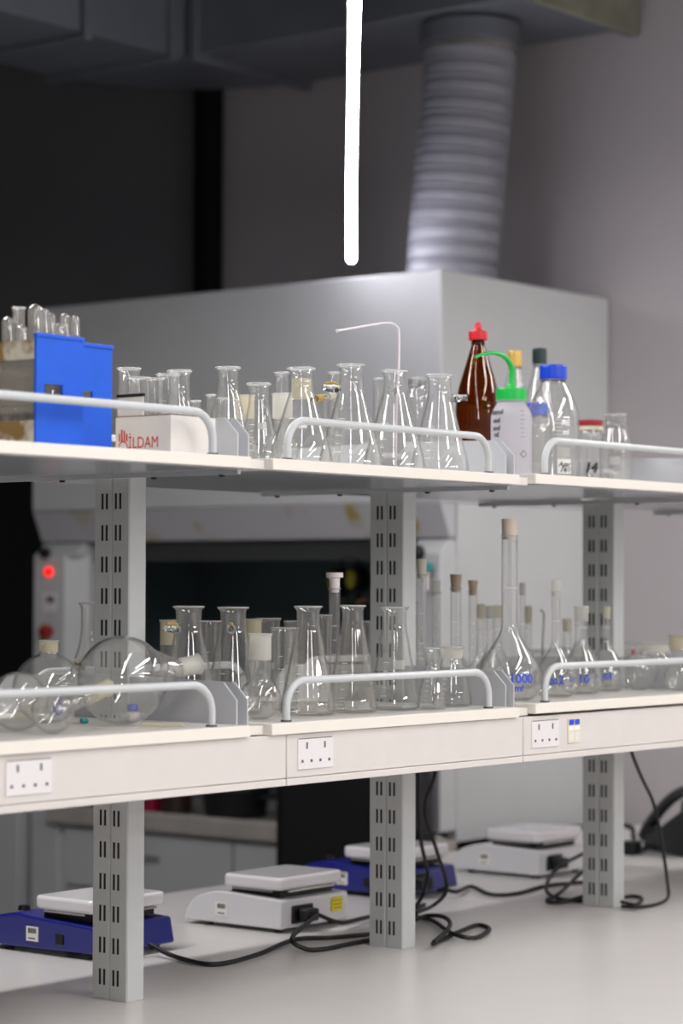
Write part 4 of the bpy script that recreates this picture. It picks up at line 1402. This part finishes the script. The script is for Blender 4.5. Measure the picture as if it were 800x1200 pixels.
# ------------------------------------------------------------------ hotplates on the bench
def hotplate(label, x0, y0, bodym, flare=False, length=.245, width=.200, switch=False, ylab=True):
    t = thing('hotplate', label, 'hotplate', (x0, y0, ZB), 0, 'hotplate stirrers under the shelving')
    Lh, W = length, width
    zb = .008
    if not flare:
        prof = fillet([(0, zb), (-.002, .062, .006), (.150, .069, .02), (.178, .066, .02), (Lh - .026, .052, .03), (Lh - .008, .030, .02), (Lh, zb + .004, .004), (Lh - .004, zb)], 5)
    else:
        prof = fillet([(-.012, zb + .004), (-.002, .058, .005), (.160, .066, .01), (.185, .070, .01), (Lh - .03, .060, .03), (Lh, .030, .012), (Lh - .01, .016, .004), (Lh - .05, zb)], 5)
    MB().prism(prof, 0, W, 0).build('housing', bodym, t, bevel=.004, seg=3)
    # black heater seat, steel trim and white plate
    MB().box(.022, W - .022, .020, .140, .062, .078).build('heater_seat', M['blackm'], t)
    trim = MB()
    trim.box(.010, .013, .03, .13, .0745, .0785)
    trim.box(.03, W - .03, .006, .009, .0745, .0785)
    trim.build('trim_strip', M['silver'], t)
    a = MB()
    ring = [(.004, .004), (W - .004, .004), (W - .004, .150), (.004, .150)]
    a.prism(fillet_poly(ring, .016), .079, .103, 2)
    a.build('hot_plate', M['plateglass'], t, bevel=.006, seg=3)
    lb = MB().box(-.0012, -.0002, .132, .162, .022, .048).build('asset_label', M['paper'], t)
    bar_ = MB()
    for k in range(7):
        bar_.box(-.0016, -.001, .137 + k * .003, .1385 + k * .003 + .0006 * (k % 2), .036, .045)
    bar_.box(-.0016, -.001, .139, .156, .026, .028)
    bar_.build('barcode', M['ink'], lb)
    for fx in (.02, W - .02):
        for fy in (.02, Lh - .05):
            MB().lathe([(0, 0.0003), (.009, .0003), (.010, zb + .003), (0, zb + .003)], 14, fx, fy).build('foot', M['blackm'], t, smooth=True)
    if switch:
        MB().box(-.003, .001, .070, .088, .022, .040).build('switch', M['black'], t, bevel=.001)
        MB().lathe([(0, 0), (.012, 0), (.01, .008), (0, .008)], 16, W * .3, Lh - .045, .064).build('knob', M['black'], t, smooth=True)
    # mains inlet with plug on the near face
    y_ = -.0035 if not flare else -.009
    MB().box(.030, .090, y_ - .003, y_ + .012, .016, .050).build('mains_inlet', M['black'], t, bevel=.002)
    MB().box(.042, .080, y_ - .026, y_ - .003, .020, .044).build('mains_plug', M['blackm'], t, bevel=.004)
    if ylab:
        MB().box(.148, .180, y_ - .0015, y_ + .006, .028, .054).build('warning_label', M['yellow'], t)
        st = MB()
        for k in range(3):
            st.box(.152, .176, y_ - .0019, y_ - .001, .033 + k * .007, .0345 + k * .007)
        st.build('warning_lines', M['socketh'], t)
    return t


def fillet_poly(pts, r, n=4):
    out = []
    m = len(pts)
    for i in range(m):
        c = Vector(pts[i])
        a, b = Vector(pts[i - 1]) - c, Vector(pts[(i + 1) % m]) - c
        p0, p1 = c + a.normalized() * r, c + b.normalized() * r
        for k in range(n + 1):
            t = k / n
            q = p0 * (1 - t) ** 2 + c * 2 * t * (1 - t) + p1 * t * t
            out.append((q.x, q.y))
    return out


hotplate('dark blue hotplate with white plate behind the left post', .262, .330, M['hpblue'], True, .275, .20, True, False)
hotplate('white hotplate with yellow label between left and middle posts', .722, .288, M['hpwhite'])
hotplate('dark blue hotplate with white plate behind the middle post', 1.247, .410, M['hpblue'], True, .275, .20, True, False)
hotplate('white hotplate left of the right post', 1.735, .385, M['hpwhite'], ylab=False)


# ------------------------------------------------------------------ cables
def cable(label, pts, r=.0042, name='power_cable', first=None, last=None, grp='black power cables on the bench'):
    """pts: photo points lying on the bench (px, py) or (px, py, height above bench)"""
    P = []
    for p in pts:
        if len(p) == 4:
            P.append(Vector(p[:3]))
            continue
        h = (p[2] if len(p) > 2 else 0) + r + .0006
        P.append(at(p[0], p[1], 2, ZB + h))
    if first is not None:
        P = [Vector(first)] + P
    if last is not None:
        P = P + [Vector(last)]
    o_ = P[0].copy()
    t = MB().tube(smooth_path([p - o_ for p in P], 8), r, 10).build(name, M['blackm'], None, smooth=True, loc=o_)
    return tag(t, label, 'cable', grp)


cable('black cable from the left blue hotplate running behind the left post to the coil', [(205, 1121, .002), (250, 1130, .001), (300, 1119), (345, 1101, .0005), (385, 1099, .0005), (420, 1096, .001), (440, 1094, .002)], first=(.375, .300, ZB + .02))
cable('black cable looping under the white hotplate socket', [(342, 1099, .018), (358, 1112, .002), (380, 1112, .0), (405, 1107), (428, 1102.5), (446, 1098)], first=(.782, .250, ZB + .032), last=None)
cable('black cable running from the white hotplate plug behind the middle post', [(398, 1081, .012), (425, 1076, .006), (450, 1070, .002), (480, 1066), (497, 1060)], first=(.786, .2535, ZB + .034))
cable('black cable making a loop on the bench right of the middle post', [(486, 1074), (505, 1078, .001), (530, 1094, .006), (556, 1099, .002), (573, 1089), (560, 1084), (540, 1091, .001), (507, 1106)])
cable('black cable curling back to the middle post in front of the loop', [(486, 1078, .012), (500, 1073, .012), (518, 1074, .017), (527, 1081, .019), (523, 1091, .018), (508, 1104, .012)])
Y2 = .16


def hang(pts):
    return [tuple(at(px_, py_, 1, yy)) + (0,) for px_, py_, yy in pts]


cable('black cable hanging beside the middle post past the blue hotplate', [(486, 1064, .019)] + hang([(497, 1045, .17), (501, 1023, .19), (494, 991, .20), (491, 960, .20), (490, 900, .20), (490, 880, .20)]), r=.0038)
cable('black cable hanging down before the middle blue hotplate with a bend', [(487, 1070, .019), (506, 1062, .01)] + hang([(521, 1048, .19), (522, 1030, .20), (510.6, 994, .21), (497.6, 949, .215), (509, 910, .215), (513, 880, .215)]), r=.0038)
cable('black cable from the middle blue hotplate across to the right post', [(535, 1045, .006), (552, 1039, .002), (575, 1048), (605, 1047), (640, 1038), (682, 1034)], first=(1.34, .36, ZB + .02))
cable('black cable coil tangled left of the right post', hang([(690, 996, .27), (680, 1002, .27), (663, 1011, .28), (646, 1025, .29)]) + [(640, 1043, .010), (654, 1053, .001), (684, 1056)], grp='black power cables on the bench')
cable('black cable crossing the coil left of the right post', hang([(690, 1014, .22), (684, 1020, .22), (672, 1031, .21)]) + [(655, 1047, .014), (641, 1056, .002), (660, 1057, .004), (684, 1050, .010)])
cable('black cable hanging from the shelf right of the right post to the bench', hang([(739, 874, .0), (741, 885, .0), (752, 912, .0), (765, 940, .0), (773, 975, .0), (778, 1005, .0), (782, 1035, -.01)]) + [(782, 1052, .002), (768, 1060, .0), (745, 1063), (728, 1062)], r=.0036)
cable('short black cable loop on the bench at the right post foot', [(728, 1052), (742, 1050), (752, 1053, .002), (745, 1060, .011), (728, 1057, .011)], r=.0036)

# small black plug by the phone
q = at(740, 996, 2, ZB + .012)
t = thing('mains_adapter', 'small black plug lying on the bench between right post and telephone', 'plug', (q.x, q.y, ZB + .0005))
MB().box(-.022, .022, -.018, .018, 0, .034).build('body', M['black'], t, bevel=.005)
MB().tube(smooth_path([(.02, 0, .02), (.04, .02, .04), (.05, .03, .058), (.03, .05, .066), (.015, .055, .056)], 5), .006, 8).build('lead', M['blackm'], t, smooth=True)

# ------------------------------------------------------------------ telephone
q = at(820, 999, 2, ZB)
ph = thing('telephone', 'black corded desk telephone at the right end of the bench', 'telephone', (q.x, q.y, ZB), math.radians(150))
MB().prism(fillet([(-.11, .002), (.10, .002, .004), (.118, .112, .008), (.092, .118, .008), (-.106, .026, .006)], 4), -.10, .10, 0).build('base', M['black'], ph, bevel=.006, seg=3)


def top_z(y):
    return .026 + (y + .106) * (.092 / .198)


hx_ = .082
pth = smooth_path([(hx_, -.118, .030), (hx_, -.105, .060), (hx_, -.05, .103), (hx_, .02, .142), (hx_, .085, .160), (hx_, .118, .150), (hx_, .128, .128)], 6)
rr_ = [.0145 + .011 * (abs(2 * k / (len(pth) - 1) - 1) ** 4) for k in range(len(pth))]
MB().tube(pth, rr_, 14).build('handset', M['black'], ph, smooth=True)
for yy in (-.085, .085):
    MB().lathe(fillet([(0, -.01), (.024, -.01, .003), (.021, .022, .004), (0, .022)]), 18, hx_ - .006, yy, top_z(yy)).build('cradle', M['blackm'], ph, smooth=True)
kb = MB()
for i in range(4):
    for j in range(3):
        x_, y_ = -.065 + j * .028, -.075 + i * .028
        z_ = top_z(y_)
        kb.box(x_ - .009, x_ + .009, y_ - .009, y_ + .009, z_ - .004, z_ + .006)
kb.build('keypad', M['blackm'], ph, bevel=.0015)
MB().prism([(.035, top_z(.035) - .002), (.085, top_z(.085) - .002), (.085, top_z(.085) + .004), (.035, top_z(.035) + .004)], -.085, .03, 0).build('display', M['socketh'], ph, bevel=.001)
cpts = [(hx_ + .01, -.125, .022), (hx_ + .02, -.145, .008), (hx_ + .05, -.13, .0055), (hx_ + .05, -.09, .0055), (hx_ + .035, -.06, .0055)]
MB().tube(smooth_path(cpts, 8), .004, 8).build('handset_cord', M['blackm'], ph, smooth=True)

# ------------------------------------------------------------------ lights


def strip(name, a, b, w, power, col=(1, .985, .97), spread=None):
    L = bpy.data.lights.new(name, 'AREA')
    L.shape = 'RECTANGLE'
    a, b = Vector(a), Vector(b)
    L.size = (b - a).length
    L.size_y = w
    L.energy = power
    L.color = col
    if spread:
        L.spread = spread
    o_ = bpy.data.objects.new(name, L)
    COL.objects.link(o_)
    o_.location = (a + b) / 2
    o_.rotation_euler = (0, 0, math.atan2(b.y - a.y, b.x - a.x))
    return o_


WARM = (1, .975, .955)  # strips out of view are guessed; the last ones are added fill
strip('unseen_strip_light', (1.4, -1.0, 2.75), (-.4, -2.35, 2.75), .16, 27, WARM)
strip('unseen_strip_light', (-.55, -.85, 2.5), (-2.5, -2.35, 2.5), .14, 22, WARM)
strip('unseen_strip_light', (.6, -2.2, 2.7), (-1.4, -3.7, 2.7), .16, 30, WARM)
strip('unseen_strip_light', (2.55, -.3, 2.75), (2.55, -1.8, 2.75), .14, 30, WARM)
strip('unseen_strip_light', (-1.0, .78, 2.78), (.5, .78, 2.78), .14, 32, WARM)  # added above the bench rear to brighten it and the hotplates
strip('unseen_strip_light', (.2, -4.2, 2.7), (2.6, -4.4, 2.7), .2, 55, WARM)  # added unseen fill from the front
strip('unseen_strip_light', (-.5, -6.4, 2.6), (2.4, -6.6, 2.6), .25, 130, WARM)  # added far away so low light reaches under the shelves
strip('unseen_strip_light', (-4.2, -4.0, 2.6), (-6.4, -5.6, 2.6), .25, 80, WARM)  # added fill behind the camera
w = bpy.data.worlds.new('world')
scene.world = w
w.use_nodes = True
w.node_tree.nodes['Background'].inputs[0].default_value = (.5, .53, .6, 1)
w.node_tree.nodes['Background'].inputs[1].default_value = .0

# ------------------------------------------------------------------ render look
vs = scene.view_settings
vs.view_transform = 'Standard'
vs.look = 'None'
vs.gamma = 1
vs.exposure = 0.08
vs.use_curve_mapping = False
c = scene.cycles
c.use_denoising = True
c.max_bounces = 24
c.transparent_max_bounces = 64
c.transmission_bounces = 16
c.glossy_bounces = 8
c.diffuse_bounces = 5
c.sample_clamp_indirect = 4.0
c.caustics_refractive = True
c.caustics_reflective = False
